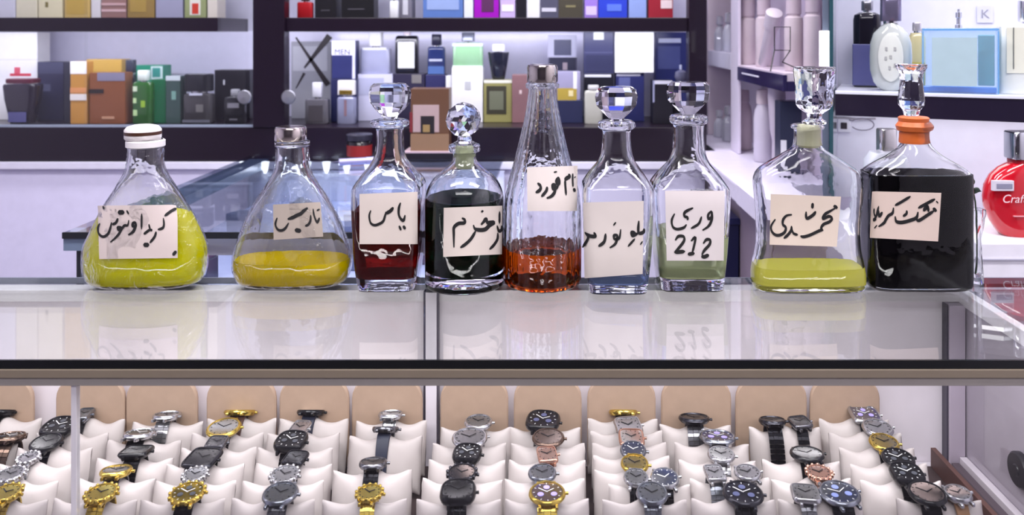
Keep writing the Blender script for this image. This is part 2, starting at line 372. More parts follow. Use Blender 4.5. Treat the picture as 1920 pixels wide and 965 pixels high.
z7 = pbox('perfume_box', 'olive carton with dark ring under the black tumbler flacon', 907, 150, 960, 233, AF + .04, (150, 146, 92), 0.05, details=[('pale_top', 0, .93, 1, 1, (230, 230, 214)), ('dark_ring', .1, .2, .8, .86, (62, 60, 48)), ('ring_middle', .2, .3, .7, .74, (112, 116, 96))])
pbottle('perfume_bottle', 'black tumbler-shaped flacon with white cap on olive carton', 914, 83, 954, 150, AF + .05, M((28, 30, 46), 0.15, coat=.5), M((240, 240, 246), 0.3), 98, 0.6, base=z7, n=2.2, prof=[(0, .55), (.04, .6), (.5, .82), (.97, 1), (1, .97)])
pbox('perfume_box', 'dusty rose carton with a diamond mark left of silver-capped bottle', 960, 140, 1002, 233, AF + .03, (134, 100, 104), 0.05, details=[('mark', .32, .6, .44, .68, (214, 190, 190))])
z8 = pbox('perfume_box', 'navy carton at base of stack right of silver-capped bottle', 1043, 188, 1093, 233, AF + .02, (42, 46, 78), 0.06)
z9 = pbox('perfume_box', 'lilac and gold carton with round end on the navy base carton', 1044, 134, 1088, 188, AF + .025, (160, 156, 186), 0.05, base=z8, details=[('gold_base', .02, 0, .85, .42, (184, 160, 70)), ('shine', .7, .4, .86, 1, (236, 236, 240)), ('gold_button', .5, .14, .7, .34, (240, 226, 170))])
pbox('perfume_box', 'tall grey-lilac carton behind the lilac and gold carton', 1028, 108, 1082, 233, AB + .02, (98, 96, 122), 0.04, details=[('dark_window', .05, .74, .95, 1, (54, 54, 76)), ('round_mark', .5, .8, .66, .92, (176, 160, 170))])
pbox('perfume_box', 'white-framed carton with grey window stacked above', 1027, 66, 1081, 108, AB + .02, (212, 212, 236), 0.04, base=Z_(108, AB + .02), details=[('grey_window', .22, .1, .82, .8, (92, 94, 122))])
z10 = pbox('perfume_box', 'black carton with a white top edge under the heart carton', 1096, 138, 1151, 233, AB - .04, (24, 24, 36), 0.06, details=[('white_edge', 0, .93, .9, .98, (226, 226, 240))])
pbox('perfume_box', 'dark slate carton with white heart stacked beside the bright white carton', 1095, 59, 1151, 138, AB - .04, (66, 68, 104), 0.05, base=z10, details=[('white_heart', .32, .82, .66, 1, (228, 234, 230)), ('midline', 0, .5, 1, .52, (96, 98, 134)), ('lower_panel', .05, .05, .95, .45, (52, 54, 86))])
pbottle('perfume_bottle', 'cream glass flacon half hidden by the oval stopper', 1096, 160, 1130, 233, AF, M((188, 188, 178), 0.1, coat=.5), M((214, 214, 214), 0.3), 170, 0.6)
z11 = pbox('perfume_box', 'navy carton carrying the bright white carton', 1155, 136, 1208, 233, AB - .04, (40, 44, 96), 0.06, details=[('white_edge', .02, .93, .86, .98, (222, 224, 244)), ('pale_patch', .1, .55, .5, .9, (90, 96, 146))])
pbox('perfume_box', 'bright white square carton in the middle bay', 1153, 56, 1226, 136, AB - .05, (252, 252, 252), 0.05, base=z11)
pbox('perfume_box', 'tall royal-navy carton with white lettering by right post', 1229, 59, 1287, 233, AB, (48, 54, 112), 0.05, details=[('lettering', .1, .88, .82, .93, (206, 212, 240)), ('pale_panel', .08, .58, .8, .84, (78, 86, 142))])
pbox('perfume_box', 'black carton with white top and pale edge before royal-navy carton', 1224, 151, 1262, 233, AF, (28, 26, 36), 0.05, details=[('white_top', .08, .92, .95, 1, (226, 226, 238)), ('pale_edge', 0, .5, .08, 1, (160, 164, 196))])
z12 = pbox('perfume_box', 'low black carton under the apple-shaped flacon', 1263, 156, 1290, 233, AF + .02, (20, 18, 24), 0.045)
pbottle('perfume_bottle', 'grey apple-shaped flacon with thin stem near right post', 1266, 122, 1290, 156, AF + .02, M((100, 100, 126), 0.15, coat=.6), M((190, 196, 220), .3), 132, 0.18, base=z12, n=2, depth=.016, prof=[(0, .5), (.1, .75), (.5, 1), (.85, .85), (1, .4)])
# middle bay, upper shelf
up2 = [(590, 630, (24, 22, 28), 'black carton leftmost of the dark pair on middle upper shelf', [('mark', .3, .12, .7, .14, (70, 68, 76))]),
       (640, 701, (22, 21, 26), 'wider black carton of the dark pair on middle upper shelf', [('mark', .2, .14, .7, .16, (74, 72, 80))]),
       (748, 772, (110, 108, 122), 'grey crystal-look carton by the white figure pack', [('sparkle', .3, .05, .7, .3, (190, 190, 200))]),
       (793, 868, (86, 116, 178), 'wide steel-blue carton on middle upper shelf', [('pale_panel', .1, .12, .9, 1, (140, 160, 206))]),
       (870, 887, (214, 220, 240), 'thin white carton between steel-blue and magenta', []),
       (889, 935, (152, 14, 176), 'magenta carton with dark emblem on middle upper shelf', [('dark_emblem', .3, .1, .8, .4, (84, 40, 84))]),
       (938, 966, (190, 170, 216), 'lilac carton right of the magenta carton', [('white_band', .1, .1, .9, .2, (230, 226, 240))]),
       (968, 986, (22, 20, 30), 'thin black carton behind the silver-capped bottle', []),
       (988, 1012, (222, 222, 228), 'white carton above the silver-capped bottle', []),
       (1014, 1046, (78, 78, 98), 'slate carton right of the white carton, upper shelf', [('white_band', .05, .1, .9, .16, (200, 200, 214))]),
       (1047, 1093, (70, 66, 56), 'olive-black carton on middle upper shelf', [('mark', .3, .15, .7, .18, (130, 124, 90))]),
       (1096, 1121, (150, 120, 206), 'violet carton left of the royal blue carton', [('pale_base', .1, .05, .9, .2, (206, 190, 236))]),
       (1122, 1176, (44, 66, 196), 'royal blue carton on middle upper shelf', [('print', .3, .1, .8, .2, (90, 120, 226))]),
       (1179, 1212, (140, 160, 216), 'sky-blue glassy carton left of the red carton', []),
       (1216, 1262, (150, 34, 50), 'dark red carton with white oval on middle upper shelf', [('white_oval', .5, .16, .96, .3, (226, 206, 210))])]
for a, b, c, lab, dt in up2:
    pbox('perfume_box', lab, a, -75 - random.random() * 25, b, 33, AF, c, 0.06, base=UPPER, details=dt)
pbottle('perfume_bottle', 'white figure-shaped pack on middle upper shelf', 730, -30, 746, 33, AF - .03, M((226, 228, 232), .4), WHITE, 2, .6, base=UPPER, depth=.011)
pbottle('perfume_bottle', 'red flacon in the dark corner of the upper shelf by the post', 556, -15, 585, 33, AF, M((158, 26, 34), .3), M((60, 20, 24), .4), 4, .5, base=UPPER)

# ---------------------------------------------------------------- glass counter at the back
BZ = CAMZ - 0.33
bc = thing('glass_counter', 'low glass-topped counter with black metal edge behind the first flasks', 'counter', (0, 1.32, 0))
def bpart(name, x0, y0, z0, x1, y1, z1, mat, bev=0.0): return bx(x0, y0 - 1.32, z0, x1, y1 - 1.32, z1, bev).build(name, mat, bc)
BL, BR, BF, BB = -0.80, -0.12, 1.317, 2.135
bpart('glass_top', BL, BF, BZ - 0.008, BR, BB, BZ, thin_glass('back_counter_glass', (0.82, 0.86, 0.93), 0.06))
bpart('front_edge', BL, BF - 0.004, BZ - 0.009, BR, BF, BZ + 0.001, M((28, 30, 36), .3))
bpart('side_edge', BL, BF, BZ - 0.03, BL + 0.05, BB, BZ - 0.0085, M((112, 128, 150), .3))
bpart('leg', BL + 0.018, BF + 0.006, 0.0, BL + 0.025, BF + 0.016, BZ - 0.009, M((28, 30, 36), .3))
bpart('leg', BR - 0.03, BF + 0.006, 0.0, BR - 0.02, BF + 0.016, BZ - 0.009, M((28, 30, 36), .3))
bpart('front_rail', BL + 0.025, BF + 0.01, BZ - 0.04, BR, BF + 0.02, BZ - 0.01, M((150, 152, 166), .35))
bpart('inner_shelf', BL + 0.03, BF + 0.02, BZ - 0.125, BR, BB, BZ - 0.118, M((150, 156, 184), .25))
bpart('back_board', BL, BB - 0.012, 0.1, BR, BB, BZ - 0.04, M((196, 198, 216), .4))
bpart('side_board', BL + 0.03, BF + 0.03, 0.1, BL + 0.036, BB - .02, BZ - 0.126, M((214, 214, 228), .4))
bpart('front_board', BL + 0.04, BF + 0.02, 0.1, BR, BF + 0.026, BZ - 0.13, M((226, 224, 234), .4))
for px in (457, 497, 576, 612, 650, 690):
    o = MB().lathe([(0, 0.011), (-0.012, 0.009), (-0.03, 0.003)], 12).build('led_spot', M((255, 255, 255), .4, emit=4.0, grain=0), bc, 30)
    o.location = (X_(px, 2.09), 2.09 - 1.32, BZ - 0.009)
kinds = [(-.70, 1.50, .05, .04, (220, 224, 236)), (-.62, 1.44, .03, .06, (40, 42, 60)), (-.55, 1.50, .05, .03, (150, 60, 70)), (-.48, 1.58, .06, .05, (86, 92, 120)),
         (-.42, 1.42, .04, .04, (226, 226, 238)), (-.36, 1.52, .05, .06, (60, 66, 92)), (-.30, 1.46, .04, .05, (206, 210, 226)), (-.23, 1.56, .05, .07, (70, 60, 80)),
         (-.66, 1.72, .05, .06, (90, 98, 126)), (-.54, 1.78, .06, .07, (54, 60, 84)), (-.42, 1.76, .05, .05, (150, 156, 180)), (-.30, 1.80, .06, .06, (196, 200, 220))]
nm_c = {(220, 224, 236): 'white', (40, 42, 60): 'black', (150, 60, 70): 'red', (86, 92, 120): 'steel-blue', (226, 226, 238): 'ivory', (60, 66, 92): 'navy', (206, 210, 226): 'silver', (70, 60, 80): 'plum', (90, 98, 126): 'slate', (54, 60, 84): 'midnight', (150, 156, 180): 'pale grey', (196, 200, 220): 'pearl'}
for k, (x, y, w, h, c) in enumerate(kinds):
    t = thing('jewellery_box', '%s jewellery box under glass of the low back counter' % nm_c[c], 'jewellery box', (x, y, BZ - 0.1175), random.uniform(-.3, .3), 'jewellery boxes in the back counter')
    bx(-w / 2, -.02, 0, w / 2, .02, h * .7, .002).build('box_body', M(c, .3), t)
    bx(-w / 2 - .001, -.021, h * .7, w / 2 + .001, .021, h, .002).build('lid', M(c, .2), t)
# things standing on it
jz = BZ
t = thing('lidded_jar', 'black jar with red label by the square red decanter', 'jar', (X_(674, 2.08), 2.08, jz))
MB().lathe([(0, .030), (.002, .032), (.045, .032), (.05, .028)], 28).build('jar_body', M((28, 24, 30), .2, coat=.5), t, 40)
MB().lathe([(.0502, .034), (.064, .034), (.066, .031)], 28).build('lid', M((60, 58, 72), .25, .5), t, 40)
MB().lathe([(.010, .0324), (.038, .0324)], 28, cap0=False, cap1=False).build('label', M((140, 34, 32), .4), t, 40)
t = thing('display_riser', 'low black riser with pale pink top on the back counter', 'riser', (X_(806, 2.08), 2.06, jz))
bx(-.062, 0, 0, .062, .07, .018, .002).build('riser_body', M((30, 26, 34), .3), t)
bx(-.063, -.001, .0182, .063, .071, .0235, .001).build('riser_top', M((206, 180, 186), .4), t)
pbox('gift_carton', 'brown picture carton on the black riser behind the ball stopper', 770, 166, 842, 278, 2.065, (98, 68, 50), .05, base=jz + .0237, cat='carton', details=[
    ('photo_panel', .06, .30, .74, .74, (176, 152, 150)), ('dark_flacon_print', .26, .28, .62, .56, (34, 28, 32)), ('gold_circle', .32, .30, .5, .42, (150, 124, 78)), ('base_panel', 0, 0, 1, .27, (138, 108, 82)), ('red_stripe', -.02, .3, .05, .62, (120, 40, 44))])
t = thing('lilac_tube', 'pale lilac metal tube lying on the back counter', 'tube', (X_(670, 1.98), 1.98, jz + .0105), .35)
MB().lathe([(-.045, .004), (-.044, .0085), (.02, .0085), (.021, .0095), (.044, .0095), (.045, .004)], 20).xform(Matrix.Rotation(PI / 2, 4, 'Y')).build('tube_body', M((176, 172, 214), .25, .4), t, 40)
MB().lathe([(-.06, .002), (-.046, .0035)], 12).xform(Matrix.Rotation(PI / 2, 4, 'Y')).build('nozzle', M((60, 60, 90), .3), t, 40)

# ---------------------------------------------------------------- side shelving (white, along the right)
SX = 0.49
su = thing('white_shelving', 'white shelving unit running back along the right wall', 'shelving', (SX, 1.8, 0))
def spart(name, x0, y0, z0, x1, y1, z1, mat, bev=0.001): return bx(x0 - SX, y0 - 1.8, z0, x1 - SX, y1 - 1.8, z1, bev).build(name, mat, su)
PINKW = M((222, 208, 220), .5)
spart('back_board', .58, 1.67, 0.986, .59, 2.49, 1.9, M((196, 184, 204), .5))
spart('post', SX, 2.075, 0.986, SX + .007, 2.16, 1.9, M((222, 214, 230), .5))
spart('end_board', SX, 2.47, 0.986, .58, 2.49, 1.9, PINKW)
spart('shelf', SX, 2.16, 1.200, .58, 2.47, 1.245, M((226, 222, 240), .5))
spart('shelf', SX + .001, 1.67, 1.199, .58, 2.16, 1.2165, PINKW)
spart('shelf_fascia', SX - .003, 1.668, 1.178, SX + .006, 2.073, 1.2125, M((44, 36, 76), .15))
spart('shelf_fascia', SX + .006, 1.668, 1.178, .58, 1.674, 1.198, M((44, 36, 76), .15))
spart('fascia_reflection', SX - .005, 1.86, 1.196, SX - .003, 2.02, 1.2, M((236, 234, 246), .3))  # white stripe modelled in as the light's reflection on the navy fascia
spart('shelf', SX, 1.67, 1.50, .58, 2.47, 1.52, PINKW)
spart('counter_slab', .445, 2.1405, .945, .578, 2.469, .985, M((222, 216, 234), .4))
spart('counter_slab', .39, 1.52, .945, .50, 1.6695, .985, M((222, 216, 234), .4))
spart('counter_slab', .39, 1.67, .945, .578, 2.14, .985, M((222, 216, 234), .4), .004)
spart('cupboard', .46, 1.67, .05, .578, 2.48, .944, M((186, 168, 184), .5))
spart('cupboard_door', .448, 1.68, .10, .4595, 1.88, .90, M((150, 134, 152), .5))
t = thing('navy_bin', 'navy blue bin standing against the white shelving cupboard', 'bin', (.41, 2.0, 0))
MB().rings([[(-.03, -.11, 0), (.03, -.11, 0), (.03, .1, 0), (-.03, .1, 0)], [(-.034, -.125, .85), (.034, -.125, .85), (.034, .11, .85), (-.034, .11, .85)]]).build('bin_body', M((22, 26, 66), .4), t)
bx(-.037, -.128, .85, .037, .113, .866, .003).build('bin_rim', M((30, 34, 80), .35), t)
def vial(name, label, px, py0, base, D, r, prof, mat, capm=None, cap=None, seg=20, cat='bottle', group=None):
    h = Z_(py0, D) - base
    t = thing(name, label, cat, (X_(px, D), D, base), 0, group)
    MB().lathe([(.0004 + z * h, r * f) for z, f in prof], seg).build('bottle_body', mat, t, 40)
    if capm: MB().lathe([(h * z, r * f) for z, f in cap], seg).build('cap', capm, t, 40)
    return t
TUBE = [(0, .9), (.02, 1), (.6, 1), (.72, .85), (.78, .62), (.8, .6)]
TCAP = [(.8, .62), (.805, .7), (.99, .68), (1, .6)]
lowz, highz = .9855, 1.2168
vial('tall_bottle', 'beige cylinder bottle leftmost on the lower side shelf', 1393, 168, lowz, 2.16, .024, TUBE, M((206, 190, 196), .35), M((196, 180, 186), .3), TCAP)
vial('tall_bottle', 'pearl grey cylinder bottle second on the lower side shelf', 1430, 168, lowz, 1.96, .022, TUBE, M((206, 200, 214), .3), M((206, 192, 198), .3), TCAP)
t = vial('tall_bottle', 'grey-pink tilted flat flacon third on the lower side shelf', 1456, 158, lowz, 1.84, .02, [(0, .5), (.02, .55), (.35, .5), (.45, .75), (.85, 1), (.97, .9), (1, .5)], M((196, 186, 200), .35))
pbox('slate_box', 'dark slate carton with white edge strip, lower side shelf', 1462, 190, 1504, 300, 1.76, (52, 56, 78), .04, base=lowz, cat='carton', details=[('white_strip', .04, .06, .3, .48, (246, 246, 250))])
for i, (px, lab) in enumerate(((1402, 'wide ivory bottle leftmost on the upper side shelf'), (1432, 'ivory bottle behind the slanted tube'), (1488, 'cream bottle framed by the black wire stand'), (1523, 'pinkish white bottle near the lit strip'))):
    D = (2.11, 1.98, 1.755, 1.70)[i]
    vial('tall_bottle', lab, px, -10 - 6 * i, highz, D, (.024, .02, .02, .018)[i], [(0, .9), (.02, 1), (.58, 1), (.64, .95), (.66, .7), (.68, .7)], M((214, 200, 206), .35), M((204, 188, 198), .3), [(.68, .72), (.69, .82), (.99, .8), (1, .7)])
t = thing('white_tube', 'slanted pale tube leaning between the ivory bottles', 'tube', (.509, 1.9, highz + .0095))
MB().lathe([(0, .012), (.002, .013), (.11, .014), (.112, .018), (.15, .019), (.153, .012)], 20).xform(Matrix.Rotation(.65, 4, 'X')).build('tube_body', M((214, 204, 214), .35), t, 40)
t = thing('wire_stand', 'small black wire frame stand on the upper side shelf', 'stand', (.506, 1.70, highz + .001))
f = [(-.022, .02, .045), (.012, .02, .045), (.012, .02, .095), (-.022, .02, .095), (-.022, .02, .045)]
MB().tube(f, .0012, 6).build('wire_frame', BLACK, t)
MB().tube([(-.022, .02, .045), (-.036, 0, 0.001)], .0014, 6).build('wire_leg', BLACK, t)
MB().tube([(.012, .02, .045), (-.008, .01, .02), (.03, -.02, .001)], .0014, 6).build('wire_leg', BLACK, t)
CL = M((196, 196, 210), .1, coat=.6)
for lab, px, py, b, D in (('faceted clear flacon on the white shelf left bay, upper', 1350, 30, 1.2453, 2.42), ('second clear flacon on the white shelf left bay, upper', 1366, 24, 1.2453, 2.32),
                          ('clear flacon low in the left bay, nearer the back', 1349, 206, .9855, 2.42), ('clear flacon low in the left bay, nearer the post', 1365, 198, .9855, 2.33)):
    vial('clear_flacon', lab, px, py, b, D, .018, [(0, .9), (.02, 1), (.5, .95), (.66, .6), (.7, .35), (.74, .35)], CL, M((226, 226, 236), .2, .5), [(.74, .5), (.76, .62), (.98, .55), (1, .3)], seg=8)

# ---------------------------------------------------------------- right shelf unit
ang = math.radians(-23)
ru = thing('right_display', 'white display panel with a dark shelf on the right', 'display', (.521, 1.47, 0), ang)
def rpart(name, x0, y0, z0, x1, y1, z1, mat, bev=0.001): return bx(x0, y0, z0, x1, y1, z1, bev).build(name, mat, ru)
RZ = CAMZ - 0.1075
rpart('back_panel', -.004, .20, .96, .8, .215, 1.9, M((214, 214, 232), .45))
rpart('dark_shelf', .004, .0, RZ - .0455, .8, .199, RZ - .006, M((34, 28, 46), .2))
rpart('shelf_glass', .004, -.002, RZ - .006, .8, .199, RZ, M((226, 228, 240), .15))
rpart('glass_edge', -.006, -.004, .96, .001, .10, 1.75, M((44, 78, 88), .15, coat=.5))
rpart('lit_strip', -.024, -.0, RZ + .036, -.007, .014, RZ + .11, M((255, 255, 255), .4, emit=1.2, grain=0))
rpart('side_board', -.02, .02, .96, -.008, .2, 1.9, M((110, 120, 140), .4))
def rloc(px, depth):
    """point on the shelf: ray through column px meets the line `depth` behind the shelf front"""
    k = (px - CX) / F; n = Vector((math.cos(ang), math.sin(ang))); b = Vector((-math.sin(ang), math.cos(ang)))
    o = Vector((.521, 1.47)) + b * depth
    # o + n s = (k D, D)
    s = (k * o.y - o.x) / (n.x - k * n.y)
    q = o + n * s
    return q.x, q.y
def rdeco(name, label, px0, px1, depth, py0, body, capm, neck_py, prof, hw_cap, dp, n=4.0, base=RZ, liquid=None, cap_n=4.0):
    x, y = rloc((px0 + px1) / 2, depth)
    w = abs(px1 - px0) / 2 / F * y / .97
    h = Z_(neck_py, y) - base; H = Z_(py0, y) - base
    t = thing(name, label, 'perfume bottle', (x, y, base), ang)
    def se(a, b, z, nn, N=36):
        return [(a * math.copysign(abs(math.cos(2 * PI * i / N)) ** (2 / nn), math.cos(2 * PI * i / N)), b * math.copysign(abs(math.sin(2 * PI * i / N)) ** (2 / nn), math.sin(2 * PI * i / N)), z) for i in range(N)]
    MB().rings([se(w * f, dp * min(1, .4 + .6 * f), .0004 + z * h, n) for z, f in prof]).build('glass_body', body, t, 40)
    if liquid: MB().rings([se(w * f * .86, dp * min(1, .4 + .6 * f) * .75, .006 + z * h * .86, n) for z, f in prof]).build('liquid', liquid, t, 40)
    cw = w * hw_cap
    if capm:
        MB().rings([se(cw * .7, min(cw * .7, dp * .7), h, 2.2), se(cw * .7, min(cw * .7, dp * .7), h + .004, 2.2)]).build('neck_ring', SILVER, t, 40)
        MB().rings([se(cw * k, min(cw, dp) * k, z, cap_n) for z, k in ((h + .004, .95), (h + .006, 1), (H - .002, 1), (H, .92))]).build('cap', capm, t, 40)
    return t, w, h, dp
t, w, h, dp = rdeco('perfume_bottle', 'tall black and blue flacon leftmost on the right shelf', 1602, 1650, .14, 2, M((24, 22, 34), .15, coat=.5), M((150, 150, 160), .15, .8), 24, [(0, .95), (.02, 1), (.9, 1), (.97, .92), (1, .6)], .42, .022)
bx(-w - .0006, -dp - .0008, .003, w + .0006, -dp * .2, h * .58, .002).build('blue_lower_half', M((96, 98, 150), .25, coat=.5), t)
t, w, h, dp = rdeco('perfume_bottle', 'round embossed glass flacon with big grey cap', 1634, 1706, .05, -14, M((186, 192, 190), .08, coat=.6), M((128, 122, 150), .12, .6), 44, [(0, .4), (.02, .55), (.12, .82), (.3, .98), (.5, 1), (.7, .97), (.85, .82), (.95, .5), (1, .3)], .50, .026, n=2.4)
MB().rings([[(w * .58 * math.cos(a) , -dp - .0006 + dp * .12 * 0, h * .5 + h * .36 * math.sin(a)) for a in [2 * PI * i / 28 for i in range(28)]], [(w * .5 * math.cos(a), -dp - .0022, h * .5 + h * .31 * math.sin(a)) for a in [2 * PI * i / 28 for i in range(28)]]]).build('embossed_panel', M((218, 222, 216), .2, coat=.5), t, 30)
for a, b in ((-.2, .62), (.2, .62), (-.22, .48), (.0, .5), (.2, .38), (-.05, .34)):
    bx(w * a - .002, -dp - .0032, h * b - .003, w * a + .002, -dp - .0021, h * b + .004, .0005).build('embossed_letter', M((170, 172, 172), .3), t)
rdeco('perfume_bottle', 'small yellow flacon behind the round embossed flacon', 1704, 1734, .12, 42, M((206, 196, 150), .1, coat=.5), M((200, 196, 206), .2, .5), 62, [(0, .9), (.02, 1), (.9, 1), (1, .7)], .5, .018)[0]
bl = [o for o in C.objects if o.get('label', '').startswith('small yellow')][0]
bx(-.012, -.0192, .008, .014, -.0168, .05, .001).build('yellow_label', M((184, 170, 62), .4), bl)
t, w, h, dp = rdeco('perfume_bottle', 'large square light-blue glass flacon on the right shelf', 1736, 1859, .03, 10, thin_glass('pale_blue_glass', (.72, .86, .97), .06, .9, 0, .02, .12), None, 53, [(0, .985), (.015, 1), (.985, 1), (1, .97)], .14, .03, n=14)
bx(-w * .98, -.008, h * .005, w * .98, .008, h * .1, .002).build('blue_base', M((86, 146, 220), .1, coat=.4), t)
bx(-w * .74, -dp - .0012, h * .12, w * .44, -dp + .0002, h * .86).build('grey_panel', M((176, 200, 208), .2, coat=.3), t)
bx(w * .5, -.006, h * .12, w * .93, .006, h * .9, .002).build('green_panel', M((110, 170, 178), .15, coat=.4), t)
MB().lathe([(h, .006), (h + .006, .006), (h + .007, .0035), (h + .018, .0035), (h + .019, .005), (h + .028, .005), (h + .029, .002), (h + .034, .002)], 16).build('spray_nozzle', M((206, 210, 222), .15, .8), t, 40)
for (a, b, c, d) in ((-.995, 0.01, -.96, .955), (.96, 0.01, .995, .955), (-.995, .965, .995, .995)):
    bx(w * a, -dp - .0008, h * b, w * c, -dp + .001, h * d).build('blue_rim', M((112, 166, 220), .1, coat=.5), t)
t, w, h, dp = rdeco('perfume_bottle', 'pale clear flacon cut by the right edge of the photo', 1880, 1990, .06, 0, M((214, 218, 214), .08, coat=.6), SILVER, 45, [(0, .98), (.02, 1), (.96, 1), (1, .9)], .4, .03, n=6)
bx(-w * .8, -dp - .001, h * .3, w * .9, -dp + .0004, h * .95).build('pale_panel', M((222, 222, 206), .3), t)
bx(-w * .62, -dp - .002, h * .36, -w * .59, -dp - .001, h * .95).build('dark_line', M((110, 112, 110), .3), t)
# panel decal and wall socket
t = thing('framed_decal', 'small square decal with letter K on right display panel', 'decal', (*rloc(1847, .1985), Z_(26, 1.50)), ang)
bx(-.014, -.0012, -.016, .014, 0, .016).build('decal_plate', M((206, 206, 220), .4), t)
text_mesh('K', .024, M((150, 150, 166), .4), t, 'letter', (0, -.0016, 0))
t = thing('wall_socket', 'white wall socket with dark insert and looped cable', 'socket', (*rloc(1583, .1985), Z_(233, 1.66)), ang)
bx(-.013, -.01, -.014, .013, 0, .014, .002).build('socket_plate', M((206, 206, 222), .4), t)
bx(-.006, -.0125, -.007, .006, -.0095, .006, .001).build('dark_insert', M((40, 34, 46), .4), t)
MB().tube([(.01, -.012, .012)] + [(.035 + .022 * math.cos(a), -.012, .004 + .012 * math.sin(a)) for a in [2.6 - .35 * i for i in range(16)]], .0012, 6).build('cable', M((120, 116, 136), .4), t, 60)
MB().tube([(-.03, -.01, .014), (.0, -.011, .0155), (.03, -.011, .014), (.06, -.006, .016)], .002, 6).build('cable', M((150, 146, 160), .4), t, 60)

# white counter under the red flacon
WZ = .9555
wc = thing('white_counter', 'white counter slab carrying the red flacon at far right', 'counter', (.95, 1.55, 0))
MB().box(-.26, -.23, .886, .30, .03, WZ, .004).build('counter_slab', M((236, 234, 242), .35), wc)
bx(-.42, -.19, .90, -.2605, .02, WZ, .002).build('back_ledge', M((236, 234, 242), .35), wc)
bx(-.2, -.17, 0.02, .3, .025, .8855).build('recessed_base', M((30, 26, 32), .5), wc)
bx(-.261, -.2335, .9265, .30, -.2305, .9285).build('shadow_gap', M((190, 188, 204), .4), wc)
RD = 1.37
rx = X_(1921, RD); rw = 77 / F * RD; rb_h = Z_(303, RD) - WZ
rt = thing('perfume_bottle', 'round red flacon lettered Crafty with chrome cap at far right', 'perfume bottle', (rx, RD, WZ))
def disc(z, hw, b, n=2.3, N=40): return [(hw * math.copysign(abs(math.cos(2 * PI * i / N)) ** (2 / n), math.cos(2 * PI * i / N)), b * math.copysign(abs(math.sin(2 * PI * i / N)) ** (2 / n), math.sin(2 * PI * i / N)), z) for i in range(N)]
RP = [(0, .58), (.02, .62), (.08, .70), (.2, .84), (.38, .97), (.52, 1.0), (.68, .96), (.82, .82), (.92, .62), (.98, .40), (1.0, .30)]
MB().rings([disc(.0004 + z * rb_h, rw * f, .026 * min(1, .55 + .5 * f), 2.8) for z, f in RP]).build('red_body', M((190, 16, 34), .12, coat=.8), rt, 50)
MB().rings([disc(z, rw * .34, .018, 5) for z in (rb_h - .001, rb_h + .006)]).build('collar', M((150, 20, 34), .2), rt, 40)
cap_h = Z_(246, RD) - WZ
MB().rings([disc(z, rw * .40 * k, .02 * k, 6) for z, k in ((rb_h + .006, .97), (rb_h + .008, 1), (cap_h - .002, 1), (cap_h, .94))]).build('chrome_cap', M((200, 202, 208), .1, 1.0, grain=.02), rt, 40)
for nm, a, b, c, d, col in (('silver_bar', -.98, .64, -.48, .78, (214, 210, 222)), ('grey_inlay', -.9, .67, -.52, .74, (140, 140, 162)), ('silver_bar', .16, .60, .4, .86, (230, 226, 232)), ('silver_bar', .0, .24, .4, .35, (220, 218, 228)), ('grey_inlay', .06, .265, .36, .325, (140, 140, 162)), ('fine_print', -.48, .29, -.12, .305, (230, 160, 170))):
    off = .0275 if nm != 'grey_inlay' else .0282
    bx(rw * a, -off, rb_h * b, rw * c, -.02, rb_h * d, .0008).build(nm, M(col, .25), rt)
text_mesh('Crafty', .0195, M((244, 214, 220), .4), rt, 'lettering', (-rw * .42, -.0272, rb_h * .53), shear=.25)
# flacon with silver cap behind the black decanter
t = thing('perfume_bottle', 'clear flacon with silver cap just behind the black decanter', 'perfume bottle', (X_(1662, 1.385), 1.385, WZ))
hb = Z_(288, 1.37) - WZ; hc = Z_(243, 1.37) - WZ
MB().rings([disc(z * hb + .0004, .036 * f, .02, 5) for z, f in ((0, .95), (.03, 1), (.9, 1), (1, .7))]).build('glass_body', M((200, 204, 214), .1, coat=.5), t, 40)
MB().rings([disc(z, .0145 * k, .0135 * k, 5) for z, k in ((hb, .95), (hb + .002, 1), (hc - .002, 1), (hc, .93))]).build('silver_cap', M((206, 204, 206), .15, .9), t, 40)
bpy.context.view_layer.update()

# ---------------------------------------------------------------- the showcase in front
ZT = 0.95                      # top of the glass
FY, BY = 0.860, 1.146          # front and back of the glass
CL_, CR_ = -1.05, 0.86
case = thing('glass_showcase', 'long glass showcase carrying the nine scent bottles', 'showcase', (0, 1.0, 0))
def kpart(name, x0, y0, z0, x1, y1, z1, mat, bev=0.0): return bx(x0, y0 - 1.0, z0, x1, y1 - 1.0, z1, bev).build(name, mat, case)
PW = M((244, 236, 244), .45)
kpart('glass_top', CL_, FY, ZT - .008, CR_, BY, ZT, COUNTER_GLASS)
kpart('dark_edge', CL_, FY - .003, ZT - .0085, CR_, FY, ZT + .0003, M((18, 20, 22), .25))
kpart('back_edge', CL_, BY, ZT - .0085, CR_, BY + .002, ZT + .0003, M((120, 124, 140), .3))
kpart('upper_rail', CL_, FY - .004, ZT - .0185, CR_, FY + .014, ZT - .009, M((132, 120, 104), .5), .001)
kpart('lower_rail', CL_, FY - .002, ZT - .0275, CR_, FY + .012, ZT - .0187, M((160, 154, 148), .5), .001)
kpart('front_glass', -.509, FY + .002, .60, CR_, FY + .007, ZT - .028, PANE_GLASS)
kpart('front_glass', CL_, FY + .002, .60, -.515, FY + .007, ZT - .028, PANE_GLASS)
kpart('glass_seam', -.5148, FY + .001, .60, -.5092, FY + .008, ZT - .028, M((226, 222, 226), .15))
kpart('back_panel', CL_, 1.122, .60, .567, 1.132, ZT - .026, PW)
kpart('back_rail', CL_, 1.119, ZT - .0255, .585, 1.145, ZT - .009, M((246, 242, 246), .35), .001)
kpart('middle_post', X_(799, 1.115), 1.108, .70, X_(820, 1.115), 1.1215, ZT - .0085, M((228, 222, 232), .35), .001)
